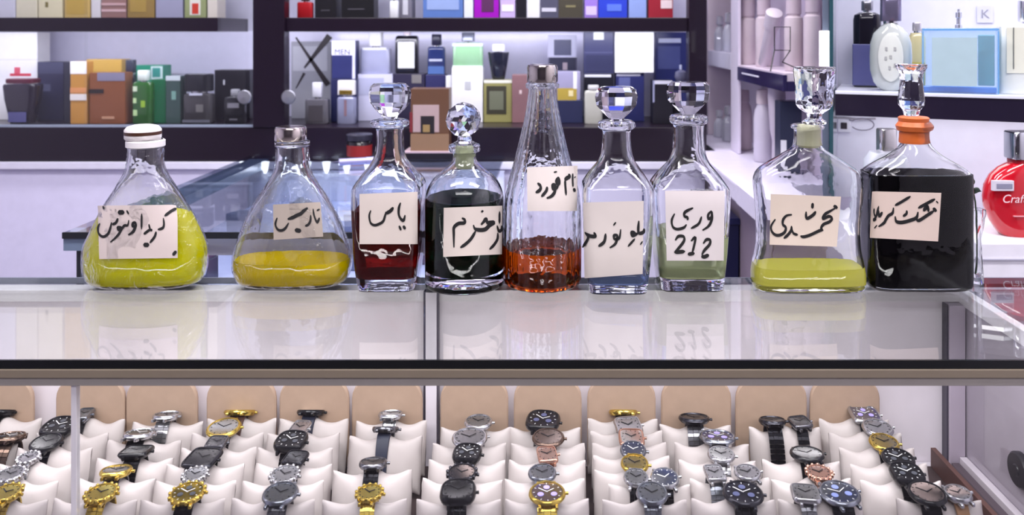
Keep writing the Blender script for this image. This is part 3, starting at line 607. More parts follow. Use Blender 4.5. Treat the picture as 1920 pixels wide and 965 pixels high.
kpart('post_shadow_strip', X_(795, 1.115), 1.1105, .70, X_(799, 1.115) - .0003, 1.1215, ZT - .0085, M((60, 56, 70), .4))
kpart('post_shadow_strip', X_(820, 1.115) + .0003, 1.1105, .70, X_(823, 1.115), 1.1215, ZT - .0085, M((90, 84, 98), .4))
kpart('corner_post', .553, 1.105, .70, .575, 1.1215, ZT - .026, M((196, 184, 200), .35), .001)
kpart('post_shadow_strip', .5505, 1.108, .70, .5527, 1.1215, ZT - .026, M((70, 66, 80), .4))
kpart('partition', .5765, FY + .012, .60, .5805, 1.132, ZT - .03, M((172, 164, 176), .12, coat=.6))
kpart('partition_rail', .573, FY + .014, ZT - .028, .586, 1.1185, ZT - .009, M((240, 236, 242), .3), .001)
kpart('partition_sill', .566, FY + .012, .702, .576, 1.104, .716, M((222, 214, 222), .4), .001)
kpart('partition_sill', .5545, FY + .012, .7005, .5655, 1.104, .708, M((90, 78, 86), .4), .001)
kpart('floor_board', CL_, FY + .012, .66, CR_, 1.121, .70, M((206, 200, 206), .5))
kpart('plinth', CL_, FY + .01, 0, CR_, 1.13, .598, M((190, 184, 192), .5))
kpart('far_board', CR_ - .01, FY + .012, .70, CR_, 1.132, ZT - .009, M((150, 146, 158), .4))
kpart('far_back_panel', .587, 1.122, .70, CR_ - .01, 1.132, ZT - .009, M((170, 168, 184), .4))
lk = MB().lathe([(0, .021), (.006, .021), (.008, .019), (.0082, .007), (.0095, .006), (.0095, 0)], 28)
lk.xform(Matrix.Translation((.5762, -.026, Z_(880, .975))) @ Matrix.Rotation(-PI / 2, 4, 'Y'))
lk.build('black_lock', M((40, 38, 44), .35), case, 40)

# tray and tan cards behind the watch cushions
tray = thing('watch_tray', 'dark brown wooden tray under the white watch cushions', 'tray', (-.24, .99, .7003))
bx(-.79, -.105, 0, .765, .112, .004).build('tray_floor', M((58, 44, 44), .6), tray)
bx(.765, -.105, 0, .772, .112, .03, .001).build('tray_side', M((92, 62, 56), .5), tray)
bx(-.797, -.105, 0, -.79, .112, .03, .001).build('tray_side', M((92, 62, 56), .5), tray)
cards = [(-62, 68), (109, 239), (240, 374), (390, 521), (526, 657), (661, 794), (826, 954), (963, 1091), (1100, 1229), (1238, 1370), (1377, 1511), (1516, 1647)]
ORD = ['first', 'second', 'third', 'fourth', 'fifth', 'sixth', 'seventh', 'eighth', 'ninth', 'tenth', 'eleventh', 'twelfth']
TAN = M((178, 152, 132), .75, scale=60, grain=.1)
for i, (a, b) in enumerate(cards):
    D = 1.107; x0, x1 = X_(a, D), X_(b, D); w = (x1 - x0) / 2 - .0006; z0 = .7046; h = Z_(703, D) - z0
    r = .030
    def outline(ins, y):
        pts = []
        for k in range(7):
            t_ = PI / 2 * k / 6; pts.append((w - r + (r - ins) * math.cos(t_), y, h - r + (r - ins) * math.sin(t_)))
        for k in range(7):
            t_ = PI / 2 + PI / 2 * k / 6; pts.append((-w + r + (r - ins) * math.cos(t_), y, h - r + (r - ins) * math.sin(t_)))
        return pts + [(-w + ins, y, ins), (w - ins, y, ins)]
    o = MB().rings([outline(.002, -.0075), outline(0, -.0055), outline(0, -.002), outline(.002, 0)]).build('tan_card', TAN, None, 30, ((x0 + x1) / 2, D, z0))
    tag(o, 'tan rounded card behind the cushions, %s from the left' % ORD[i], 'card', 'tan cards at the back of the case')

# ---------------------------------------------------------------- scent bottles
def lerp(a, b, t): return a + (b - a) * t
def densify(L, k):
    """catmull-rom through the profile levels"""
    out = []
    for i in range(len(L) - 1):
        p0, p1, p2, p3 = L[max(i - 1, 0)], L[i], L[i + 1], L[min(i + 2, len(L) - 1)]
        for j in range(k):
            t_ = j / k
            out.append(tuple(0.5 * (2 * p1[m] + (p2[m] - p0[m]) * t_ + (2 * p0[m] - 5 * p1[m] + 4 * p2[m] - p3[m]) * t_ * t_ + (3 * p1[m] - p0[m] - 3 * p2[m] + p3[m]) * t_ ** 3) for m in range(4)))
    out.append(L[-1]); return out
class Flask:
    def __init__(s, name, label, cx, D, levels, wall=.0026, base_t=.006, seg=64, smooth=4, ribs=0, rib_amp=0.0, body_mat=None, sharp=50):
        s.D, s.cx = D, cx
        s.root = thing(name, label, 'bottle', (X_(cx, D), D, ZT + .0004))
        k = D / F
        s.yb = max(l[0] for l in levels); s.yk = s.yb - .32 * (s.yb - min(l[0] for l in levels))
        L = sorted([(s.zmap(y), hw * k, b * k, n) for y, hw, b, n in levels])
        L[0] = (0.0,) + L[0][1:]
        s.L = densify(L, smooth) if smooth > 1 else L
        s.wall, s.base_t, s.seg, s.ribs, s.rib_amp = wall, base_t, seg, ribs, rib_amp
        inner = [l for l in s.L if l[0] > base_t]
        first = s.at(base_t)
        inn = [(base_t, first[1] - wall - .004, first[2] - wall - .004, first[3]), (base_t + .003, s.at(base_t + .003)[1] - wall - .0008, s.at(base_t + .003)[2] - wall - .0008, first[3])]
        inn += [(z, a - wall, b - wall, n) for z, a, b, n in inner if z > base_t + .004]
        s.inner = inn
        outer = [s.ring(l) for l in s.L]
        inr = [s.ring(l) for l in reversed(inn)]
        m = MB().rings(outer + inr)
        s.body = m.build('glass_body', body_mat or BODY, s.root, sharp)
    def zmap(s, y):
        """height of a profile row; the foot is drawn by its front edge, the rest by its silhouette"""
        if y <= s.yk: return Z_(y, s.D) - ZT
        return (Z_(s.yk, s.D) - ZT) * (s.yb - y) / (s.yb - s.yk)
    def at(s, z):
        L = s.L
        if z <= L[0][0]: return L[0]
        for a, b in zip(L, L[1:]):
            if a[0] <= z <= b[0]:
                t_ = (z - a[0]) / max(1e-9, b[0] - a[0]); return tuple(lerp(a[m], b[m], t_) for m in range(4))
        return L[-1]
    def ring(s, l, grow=0.0):
        z, a, b, n = l; a += grow; b += grow; r = []
        for i in range(s.seg):
            t_ = 2 * PI * (i + .5) / s.seg; c, q = math.cos(t_), math.sin(t_)
            f = 1 + s.rib_amp * math.cos(s.ribs * t_) if s.ribs else 1
            r.append((f * a * math.copysign(abs(c) ** (2 / n), c), f * b * math.copysign(abs(q) ** (2 / n), q), z))
        return r
    def liquid(s, py, mat, gap=-.0002):
        zl = s.zmap(py)
        t0 = s.at(zl); g = -.0011
        Ls = [(s.inner[0][0], ) + s.at(s.inner[0][0])[1:]] + [l for l in s.L if s.inner[0][0] + .002 < l[0] < zl - .0005] + [(zl,) + t0[1:]]
        c0 = Ls[0]
        m = MB().rings([s.ring((c0[0], c0[1] - .004, c0[2] - .004, c0[3]), g)] + [s.ring((z + (.002 if i == 0 else 0), a, b, n), g) for i, (z, a, b, n) in enumerate(Ls)])
        return m.build('liquid', mat, s.root, 50)
    def front(s, px, py, off):
        """local point on the front of the body seen at this place"""
        D = s.D - .03
        for _ in range(6):
            x = X_(px, D) - X_(s.cx, s.D); z = Z_(py, D) - ZT
            l = s.at(z); u = min(.985, abs(x / (l[1] + off)))
            y = -(l[2] + off) * (1 - u ** l[3]) ** (1 / l[3])
            D = s.D + y
        return (x, y, z)
    def label(s, quad, mat=PAPER, off=.0006, nu=16, nv=8):
        """paper glued on the front; quad = corners TL, TR, BR, BL"""
        g, h = [], []
        for j in range(nv + 1):
            for i in range(nu + 1):
                u, v = i / nu, j / nv
                top = [lerp(quad[0][m], quad[1][m], u) for m in (0, 1)]; bot = [lerp(quad[3][m], quad[2][m], u) for m in (0, 1)]
                px, py = lerp(top[0], bot[0], v), lerp(top[1], bot[1], v)
                g.append(s.front(px, py, off + .0003)); h.append(s.front(px, py, off))
        N = nu + 1; f = []; T = len(g)
        for j in range(nv):
            for i in range(nu):
                a = j * N + i
                f.append((a, a + 1, a + N + 1, a + N)); f.append((T + a, T + a + N, T + a + N + 1, T + a + 1))
        edge = list(range(N)) + [j * N + nu for j in range(1, nv + 1)] + [nv * N + i for i in range(nu - 1, -1, -1)] + [j * N for j in range(nv - 1, 0, -1)]
        for a, b in zip(edge, edge[1:] + edge[:1]): f.append((a, T + a, T + b, b))
        s.card = MB().add(g + h, f).build('paper_label', mat, s.root, 40)
        return s.card
    def write(s, strokes, ox, oy, sc, off=.0013, w=2.6, name='handwriting'):
        """brush strokes traced in crop units: (ox, oy) crop corner, sc photo px per unit, w half width in px"""
        m = MB()
        for st in strokes:
            ww = w
            if isinstance(st[0], (int, float)): ww = w * st[0]; st = st[1:]
            P = [(ox + x * sc, oy + y * sc) for x, y in st]
            pts = []
            if len(P) == 2: pts = [tuple(lerp(P[0][m_], P[1][m_], t_ / 6) for m_ in (0, 1)) for t_ in range(7)]
            else:
                for i in range(len(P) - 1):
                    p0, p1, p2, p3 = P[max(i - 1, 0)], P[i], P[i + 1], P[min(i + 2, len(P) - 1)]
                    for j in range(6):
                        t_ = j / 6
                        pts.append(tuple(0.5 * (2 * p1[k] + (p2[k] - p0[k]) * t_ + (2 * p0[k] - 5 * p1[k] + 4 * p2[k] - p3[k]) * t_ * t_ + (3 * p1[k] - p0[k] - 3 * p2[k] + p3[k]) * t_ ** 3) for k in (0, 1)))
                pts.append(P[-1])
            n = len(pts); l, r = [], []
            for i, p in enumerate(pts):
                a, b = pts[max(0, i - 1)], pts[min(n - 1, i + 1)]
                dx, dy = b[0] - a[0], b[1] - a[1]; q = math.hypot(dx, dy) or 1; dx /= q; dy /= q
                t_ = i / (n - 1)
                # a broad nib: thicker on the strokes that run down to the left
                k = ww * (.62 + .5 * abs(dx * .75 - dy * .2)) * (min(1, .45 + 3 * min(t_, 1 - t_)))
                l.append(s.front(p[0] - dy * k, p[1] + dx * k, off)); r.append(s.front(p[0] + dy * k, p[1] - dx * k, off))
            a = s.front(pts[0][0] - (pts[1][0] - pts[0][0]) * .4, pts[0][1] - (pts[1][1] - pts[0][1]) * .4, off)
            z = s.front(pts[-1][0] + (pts[-1][0] - pts[-2][0]) * .4, pts[-1][1] + (pts[-1][1] - pts[-2][1]) * .4, off)
            m.add(l + r + [a, z], [(i, i + 1, n + i + 1, n + i) for i in range(n - 1)] + [(0, n, 2 * n), (n - 1, 2 * n + 1, 2 * n - 1)])
        return m.build(name, INK, s.card)
    def lath(s, name, prof_px, mat, seg=32, sharp=40, sy=1.0, ph=0.0, dx=0.0, **k):
        kk = s.D / F
        pr = [(Z_(y, s.D) - ZT, hw * kk) for y, hw in prof_px]
        return MB().lathe(pr, seg, c=(dx * kk, 0, 0), sy=sy, ph=ph, **k).build(name, mat, s.root, sharp)
    def film(s, y_top, y_bot, grow, seed):
        """crumpled cling film round the body"""
        z0, z1 = max(.001, Z_(y_bot, s.D) - ZT), Z_(y_top, s.D) - ZT
        rs = []
        for i in range(46):
            z = lerp(z0, z1, i / 45); r = []
            for p in s.ring(s.at(z)):
                v = Vector((p[0] * 26 + seed, p[1] * 26, z * 20 + p[0] * 14)); k = grow * (1 + .9 * noise.noise(v) + .5 * noise.noise(v * 2.7))
                d = Vector((p[0], p[1], 0)).normalized()
                r.append((p[0] + d.x * k, p[1] + d.y * k, z))
            rs.append(r)
        return MB().rings(rs, cap0=False, cap1=False).build('cling_film', FILM, s.root, 60)

def liq(c, ior=1.33, tr=.72): return M(c, 0.02, 0, tr, ior, 0, 0)
WARM = M((206, 188, 182), .8, scale=25)
# 1 flask, bright yellow
b1 = Flask('flask_bottle', 'film-wrapped flask nearly full of bright yellow oil, leftmost bottle', 273, 1.118, [
    (551, 84, 36, 2.4), (546, 98, 44, 2.4), (530, 108, 50, 2.4), (500, 112, 53, 2.3), (460, 111, 51, 2.2), (420, 95, 47, 2.1), (385, 76, 42, 2), (350, 53, 36, 2), (328, 38, 32, 2), (312, 32, 30, 2), (290, 30, 30, 2), (262, 30, 30, 2)])
b1.liquid(398, liq((255, 250, 0), 1.12, tr=.22))
b1.label([(183, 386), (333, 384), (333, 484), (186, 486)], M((200, 186, 182), .8, scale=25), off=.0016)
b1.write([[(378, 295), (350, 355), (300, 380)], [(290, 350), (272, 430), (240, 510), (175, 550), (115, 510), (100, 430), (125, 365)], [1.7, (380, 212), (465, 210)], [1.6, (505, 215), (525, 205)],
          [(530, 320), (515, 390), (470, 395), (430, 440), (385, 455), (378, 420), (430, 430), (400, 500), (340, 570), (275, 625)], [1.2, (625, 395), (585, 405), (590, 365), (620, 360), (625, 400), (590, 480), (525, 525)],
          [(710, 235), (708, 440)], [(810, 375), (830, 450), (858, 455)], [(825, 450), (785, 480), (740, 515)], [(910, 480), (890, 550), (825, 635)], [1.6, (735, 662), (812, 665)],
          [(1012, 290), (1020, 380), (1000, 430), (935, 450)], [1.1, (1030, 262), (1120, 195), (1205, 150)]], 170, 370, .1347, off=.0024)
b1.write([[1.2, (165, 150), (190, 142)]], 170, 370, .1347, off=.0024, name='ink_mark')
b1.write([[1.3, (1190, 750), (1145, 808)]], 170, 370, .1347, off=.0024, name='ink_mark')
b1.lath('cap_collar', [(276, 31), (274, 34), (264, 34), (262, 31)], M((236, 232, 232), .3))
b1.lath('wrapped_cap', [(261.5, 30), (258, 32), (243, 32), (237, 27), (234, 16), (233.6, 0)], M((232, 226, 224), .35, bump=.6, scale=120), dx=-5)
t_ = b1.lath('brown_tape', [(252, 32.4), (246, 32.4)], M((70, 40, 26), .4), dx=-5, cap0=False, cap1=False)
b1.film(270, 547, .0017, 3.1)
# 2 flask, a third full
b2 = Flask('flask_bottle', 'film-wrapped flask a third full of golden oil, second bottle', 548, 1.120, [
    (549, 82, 36, 2.4), (545, 95, 44, 2.4), (530, 104, 50, 2.4), (500, 109, 53, 2.3), (460, 104, 51, 2.2), (420, 90, 47, 2.1), (385, 72, 42, 2), (350, 50, 36, 2), (328, 36, 32, 2), (312, 30, 29, 2), (290, 28, 28, 2), (274, 28, 28, 2)])
b2.liquid(489, liq((255, 222, 0), 1.12, tr=.28))
b2.label([(512, 384), (601, 379), (606, 444), (513, 450)], M((164, 152, 142), .8, scale=25), off=.0016)
b2.write([[(210, 415), (175, 540), (215, 640), (290, 670), (370, 630), (440, 520)], [1.3, (425, 440), (520, 410), (620, 360), (690, 330), (740, 280), (825, 215)], [(885, 360), (880, 470), (840, 550), (775, 580)],
          [1.6, (570, 655), (690, 682)], [(935, 235), (955, 370), (1010, 500), (1045, 460), (1060, 410)], [1.7, (1030, 240), (1045, 270)]], 500, 370, .0932, off=.0024)
b2.lath('glass_collar', [(275, 29), (273, 32), (266, 32), (264, 29)], GLASS)
b2.lath('silver_cap', [(263.5, 28), (262, 29), (242, 29), (238, 27), (237, 24), (236.8, 0)], M((206, 196, 190), .16, 1.0), dx=-3)
b2.film(278, 546, .0017, 8.7)
# 3 square decanter, dark red
SQ = 7.0
def decanter(label, cx, D, lv, **k): return Flask('decanter_bottle', label, cx, D, lv, **k)
b3 = decanter('square decanter of dark red oil with oval glass stopper', 731, 1.124, [
    (552, 50, 50, SQ), (549, 52, 52, SQ), (490, 58, 58, SQ), (400, 62, 62, SQ), (356, 62.5, 62.5, SQ), (342, 60, 60, 6), (325, 49, 49, 4), (306, 35, 35, 3), (290, 28, 28, 2.5), (265, 25.5, 25.5, 2.2), (240, 26, 26, 2.2), (237, 32, 32, 2.2), (232, 36, 36, 2.2), (226, 34, 34, 2.2), (224, 28, 28, 2.2)], base_t=.0155, wall=.0032, seg=72)
b3.liquid(384, liq((104, 8, 6), 1.15, tr=.75))
b3.label([(674, 364), (783, 360), (783, 458), (674, 458)], off=.0006)
b3.write([[(270, 375), (240, 480), (265, 620), (340, 670), (430, 650), (520, 590), (560, 470), (575, 400)], [1.3, (570, 410), (600, 420), (670, 380), (722, 312)], [1.2, (868, 220), (835, 330), (835, 460), (880, 550), (930, 570), (960, 470)], [1.8, (840, 735), (880, 720)], [1.5, (920, 728), (968, 705)]], 670, 360, .0932)
b3.lath('glass_stopper', [(235, 12), (222.5, 13), (217, 16), (205, 28), (192, 38), (176, 40), (163, 37), (157, 30), (156, 0)], GLASS, seg=10, sharp=8, sy=.75)
# 4 round dark-green bottle with ball stopper
b4 = Flask('apothecary_bottle', 'round apothecary bottle of dark green oil with faceted ball stopper', 871, 1.122, [
    (557, 69, 69, 2), (553, 72, 72, 2), (540, 73.5, 73.5, 2), (400, 73.5, 73.5, 2), (368, 73, 73, 2), (350, 68, 68, 2), (333, 57, 57, 2), (320, 42, 42, 2), (308, 28, 28, 2), (298, 22, 22, 2), (286, 21.5, 21.5, 2), (284, 28, 28, 2), (277, 30, 30, 2), (271, 28, 28, 2), (270, 22, 22, 2)], base_t=.021, wall=.0032)
b4.liquid(369, liq((8, 30, 14), 1.08, tr=.75))
b4.label([(832, 390), (942, 386), (941, 477), (831, 482)], off=.0006, nu=28)
b4.write([[1.3, (405, 255), (450, 285), (440, 335), (350, 345), (275, 410), (270, 520), (272, 735)], [1.5, (722, 365), (768, 312), (805, 275), (830, 330), (930, 328), (860, 375), (790, 440), (700, 452), (620, 430), (595, 370)], [1.2, (630, 470), (560, 590), (470, 680), (380, 742)],
          [(1025, 150), (1025, 340)], [1.2, (985, 380), (1015, 470), (1060, 440), (1058, 380)], [1.1, (995, 500), (990, 600), (930, 700), (860, 770)], [.8, (725, 160), (755, 132)]], 820, 380, .114)
b4.lath('pale_plug', [(316, 14), (312, 17), (278, 17), (272, 15)], M((196, 206, 160), .5))
kk = b4.D / F
bm = bmesh.new(); bmesh.ops.create_icosphere(bm, subdivisions=2, radius=33.5 * kk)
bmesh.ops.translate(bm, verts=bm.verts[:], vec=(-2 * kk, 0, Z_(225, b4.D) - ZT))
mm = MB(); bm.verts.index_update(); mm.add([v.co for v in bm.verts], [[v.index for v in f.verts] for f in bm.faces]); bm.free()
ball = mm.build('ball_stopper', GLASS, b4.root)
b4.lath('stopper_foot', [(270.5, 20), (268, 21), (264, 14), (256.5, 13)], GLASS)
# 5 tall fluted bottle, orange
b5 = Flask('fluted_bottle', 'tall fluted cone bottle with orange oil and silver cap', 1017, 1.126, [
    (553, 66, 66, 2), (549, 70, 70, 2), (540, 71.5, 71.5, 2), (470, 72, 72, 2), (420, 72, 72, 2), (375, 70, 70, 2), (340, 63, 63, 2), (300, 52, 52, 2), (260, 42, 42, 2), (220, 33, 33, 2), (190, 28, 28, 2), (168, 26, 26, 2), (165, 30, 30, 2), (158, 31, 31, 2), (155, 27, 27, 2)], base_t=.004, wall=.0026, seg=160, ribs=20, rib_amp=.016, body_mat=CUT)
b5.liquid(468, liq((206, 84, 8), 1.2, tr=.93))
b5.label([(988, 314), (1083, 311), (1082, 396), (989, 396)], M((214, 204, 198), .8, scale=25), off=.0016)
b5.write([[1.3, (285, 390), (340, 450), (330, 520), (250, 575)], [1.2, (465, 460), (450, 540), (360, 650)], [1.8, (622, 165), (628, 195)], [1.7, (685, 275), (650, 370), (685, 400), (695, 300)], [1.3, (690, 400), (650, 480), (580, 500), (575, 430), (620, 440), (610, 560), (550, 640), (460, 680)],
          [1.5, (880, 215), (890, 265), (840, 300), (810, 340)], [1.1, (808, 340), (815, 450), (830, 620)], [.9, (955, 210), (955, 340), (962, 460)], [1.5, (975, 490), (998, 555)], [1.4, (1000, 265), (1012, 285)]], 980, 305, .0984, off=.0024)
b5.lath('silver_cap', [(154.5, 28), (152, 29), (127, 29), (122, 27), (120.5, 22), (120.4, 0)], M((186, 178, 172), .12, 1.0))
# 6 square decanter, pale blue
b6 = decanter('square decanter with large cream label and a little pale blue oil', 1156, 1.115, [
    (557, 52, 50, SQ), (553, 54, 52, SQ), (470, 61, 59, SQ), (385, 64.5, 62, SQ), (352, 64.5, 62, SQ), (340, 60, 58, 6), (322, 49, 48, 4), (304, 36, 36, 3), (288, 29.5, 29.5, 2.5), (262, 26.5, 26.5, 2.2), (244, 27, 27, 2.2), (241, 32, 32, 2.2), (236, 35.5, 35.5, 2.2), (229, 34, 34, 2.2), (226, 28, 28, 2.2)], base_t=.010, wall=.0032, seg=72)
b6.liquid(516, liq((150, 176, 236)))
b6.label([(1093, 380), (1207, 377), (1205, 514), (1096, 522)], M((218, 208, 202), .8, scale=25), off=.0006)
b6.write([[1.6, (190, 430), (205, 470), (150, 470), (100, 440)], [1.3, (95, 430), (128, 490), (70, 590)], [1.4, (315, 445), (300, 530), (240, 580)], [2, (405, 335), (418, 345)], [1.3, (475, 400), (460, 490), (410, 500), (405, 465), (440, 470), (420, 550), (360, 595)],
          [1.5, (668, 310), (665, 430), (715, 430), (725, 390)], [1.5, (660, 440), (600, 465), (595, 430), (635, 440)], [(625, 500), (555, 580)], [2, (690, 540), (702, 548)]], 1080, 360, .1763, w=2.3)
b6.lath('glass_stopper', [(238, 12), (225.5, 13), (221, 16), (210, 28), (197, 40), (180, 43), (168, 39), (163, 32), (162, 0)], GLASS, seg=8, sharp=8, sy=.8, ph=.3)
# 7 square decanter, pale green, 212
b7 = decanter('square decanter of pale green oil labelled 212', 1291, 1.128, [
    (547, 56, 54, SQ), (543, 58, 56, SQ), (470, 64, 61, SQ), (385, 68.5, 65, SQ), (352, 68.5, 65, SQ), (340, 64, 61, 6), (322, 52, 50, 4), (304, 38, 38, 3), (286, 31, 31, 2.5), (258, 28.5, 28.5, 2.2), (234, 29, 29, 2.2), (231, 33, 33, 2.2), (226, 36, 36, 2.2), (218, 34, 34, 2.2), (215, 28, 28, 2.2)], base_t=.015, wall=.0032, seg=72)
b7.liquid(432, liq((228, 240, 180), tr=.7))
b7.label([(1247, 358), (1359, 358), (1357, 489), (1250, 489)], M((222, 213, 212), .8, scale=25), off=.0006)
b7.write([[1.2, (185, 230), (145, 320), (160, 410), (220, 445), (310, 425), (350, 380)], [1.3, (365, 320), (365, 285), (320, 260), (335, 205), (440, 150)], [1.1, (560, 270), (520, 370), (415, 435)], [1.3, (700, 190), (655, 240), (655, 300), (700, 275), (700, 200), (705, 300), (660, 400), (575, 460)],
          ], 1240, 370, .1347, w=2.3)
b7.write([[1.3, (195, 600), (240, 545), (310, 550), (315, 610), (250, 700), (185, 765)], [1.6, (185, 768), (325, 755)], [1.2, (415, 610), (475, 560), (455, 680), (430, 775)], [1.5, (370, 795), (460, 780)], [1.3, (585, 645), (630, 590), (680, 600), (670, 660), (600, 740), (565, 800)], [1.6, (560, 815), (600, 830), (660, 800)]], 1240, 370, .1347, w=2.3, name='numerals')
b7.lath('glass_stopper', [(228, 12), (215, 13), (210, 18), (198, 30), (188, 40), (172, 43), (160, 42), (154, 35), (153, 0)], GLASS, seg=8, sharp=8, sy=.8, ph=.2)
# 8 wide decanter, pale yellow
b8 = Flask('decanter_bottle', 'wide square-shouldered decanter with shallow pale yellow oil', 1514, 1.100, [
    (559, 92, 34, 4.2), (553, 101, 42, 4.2), (528, 103, 44, 4.2), (500, 100, 43, 4.2), (460, 94, 40, 4.2), (410, 94, 40, 4.2), (360, 98, 42, 4.2), (338, 99, 43, 4), (320, 92, 42, 3.4), (305, 72, 38, 3), (290, 48, 33, 2.6), (278, 30, 27, 2.2), (262, 25, 25, 2), (243, 25, 25, 2), (241, 29, 29, 2), (236, 31, 31, 2), (233, 26, 26, 2)], base_t=.009, wall=.003, seg=64)
b8.liquid(504, liq((255, 250, 104), 1.15, tr=.28))
b8.label([(1445, 364), (1577, 369), (1569, 463), (1443, 459)], M((222, 206, 190), .8, scale=25), off=.0006)
b8.write([[1.2, (190, 455), (130, 550), (135, 630), (190, 688), (260, 692), (330, 650), (350, 580), (305, 530), (310, 460), (360, 400), (440, 385)], [1.2, (435, 555), (430, 620), (380, 690), (320, 742)], [1.1, (440, 600), (465, 665), (530, 690)], [1.2, (570, 705), (620, 718), (720, 690), (860, 625), (915, 618)],
          [1.2, (905, 600), (880, 590), (920, 530), (1010, 490), (1045, 440), (1000, 410), (910, 445), (940, 380), (1020, 330), (1090, 290)], [1.9, (1085, 285), (1115, 250)], [1.3, (655, 340), (665, 440), (760, 390), (800, 335)], [1.4, (755, 210), (750, 290)]], 1430, 355, .1243, w=2.45)
b8.lath('pale_plug', [(276, 18), (272, 21.5), (240, 21.5), (235, 19)], M((206, 206, 168), .5), dx=2)
b8.lath('glass_stopper', [(232.5, 22), (228, 24), (222, 14), (213, 15), (203, 30), (196, 35), (160, 37), (132, 40), (126, 39), (130, 30), (138, 0)], CUT, seg=10, sharp=8, sy=.9, dx=13)
# 9 wide decanter, black
b9 = Flask('decanter_bottle', 'wide decanter full of black oil with orange sealed neck', 1717, 1.108, [
    (557, 86, 36, 5), (551, 93, 43, 5), (535, 95.5, 45, 5), (440, 95.5, 45, 5), (335, 95.5, 45, 5), (322, 93, 44, 4.5), (308, 76, 40, 3.4), (294, 52, 34, 2.8), (280, 34, 29, 2.3), (266, 25, 25, 2), (246, 24, 24, 2), (243, 29, 29, 2), (236, 31, 31, 2), (228, 25, 25, 2)], base_t=.006, wall=.003, seg=64)
b9.liquid(324, M((6, 5, 7), .5, ior=1.03, grain=0))
b9.label([(1634, 359), (1765, 362), (1759, 453), (1631, 446)], M((216, 196, 184), .8, scale=25), off=.0006)
b9.write([[(150, 330), (150, 400), (182, 480)], [1.4, (180, 480), (130, 512)], [(220, 300), (182, 470)], [1.2, (215, 350), (230, 450), (275, 385)], [2, (168, 600), (182, 612)], [1.2, (445, 320), (430, 400), (370, 440), (330, 500), (300, 550), (220, 605)], [1.1, (470, 285), (570, 230), (700, 150)],
          [1.4, (470, 450), (490, 525), (570, 542), (700, 510), (790, 470), (815, 385)], [1.3, (790, 480), (830, 512), (960, 430), (1050, 370)], [1.9, (1050, 365), (1085, 335)], [1.2, (820, 325), (940, 260), (1070, 190)], [1.6, (900, 370), (955, 300), (975, 380)], [1.3, (1098, 242), (1112, 230)], [1.1, (645, 360), (640, 410), (590, 450)]], 1620, 350, .1243, w=2.45)
b9.lath('orange_seal', [(268, 25.6), (264, 26), (258, 25.4), (247, 25), (244.6, 29.6), (236, 31.8), (228, 26.2), (221, 27.5), (219, 25), (217.5, 12)], M((224, 112, 48), .4, trans=.25, grain=0), dx=-4)
b9.lath('glass_stopper', [(217, 12), (214, 14), (206, 16), (197, 23), (188, 24), (150, 20), (138, 21), (126, 28), (121, 28), (124, 20), (130, 0)], CUT, seg=9, sharp=8, dx=-8)
# clear vase with a dark sprig behind the black decanter
vz = ZT + .0004
t = thing('bud_vase', 'slender clear twisted vase with a dark sprig beside black decanter', 'vase', (X_(1830, 1.125), 1.125, vz))
k = 1.125 / F
def vring(z, r, tw, amp):
    return [(r * k * (1 + amp * math.cos(4 * (2 * PI * i / 48) + tw)) * math.cos(2 * PI * i / 48), r * k * (1 + amp * math.cos(4 * (2 * PI * i / 48) + tw)) * math.sin(2 * PI * i / 48), z) for i in range(48)]
vh = Z_(392, 1.125) - ZT
outer = [vring(vh * z, r, z * 9, .12) for z, r in [(i / 24, 13 - 3.5 * math.sin(PI * min(1, (i / 24) * 1.2)) + (2 if i > 21 else 0)) for i in range(25)]]
inn = [vring(vh * z, r - 2.4, z * 9, .10) for z, r in [(i / 24, 13 - 3.5 * math.sin(PI * min(1, (i / 24) * 1.2)) + (2 if i > 21 else 0)) for i in range(24, 2, -1)]]
MB().rings(outer + inn).build('vase_glass', GLASS, t, 60)
MB().tube([(0, 0, .012), (.002, 0, vh * .7), (-.001, 0, vh + .01), (-.005, 0, vh + .03)], .0011, 6).build('stem', M((50, 66, 48), .5), t, 60)
for a, b, c, d in ((-.005, .03, -.35, .013), (-.003, .022, .9, .011), (-.004, .026, 2.3, .010), (-.005, .033, 1.5, .012)):
    lf = MB(); R_ = Matrix.Translation((a, 0, vh + b - .001)) @ Matrix.Rotation(-c, 4, 'Y')
    lf.rings([[(d * u, .0008 * math.cos(q) * 1.5, d * .28 * math.sin(PI * max(.03, min(.97, u))) * math.sin(q)) for q in [2 * PI * i / 8 for i in range(8)]] for u in [j / 8 for j in range(9)]]).xform(R_).build('leaf', M((38, 52, 44), .4), t, 60)

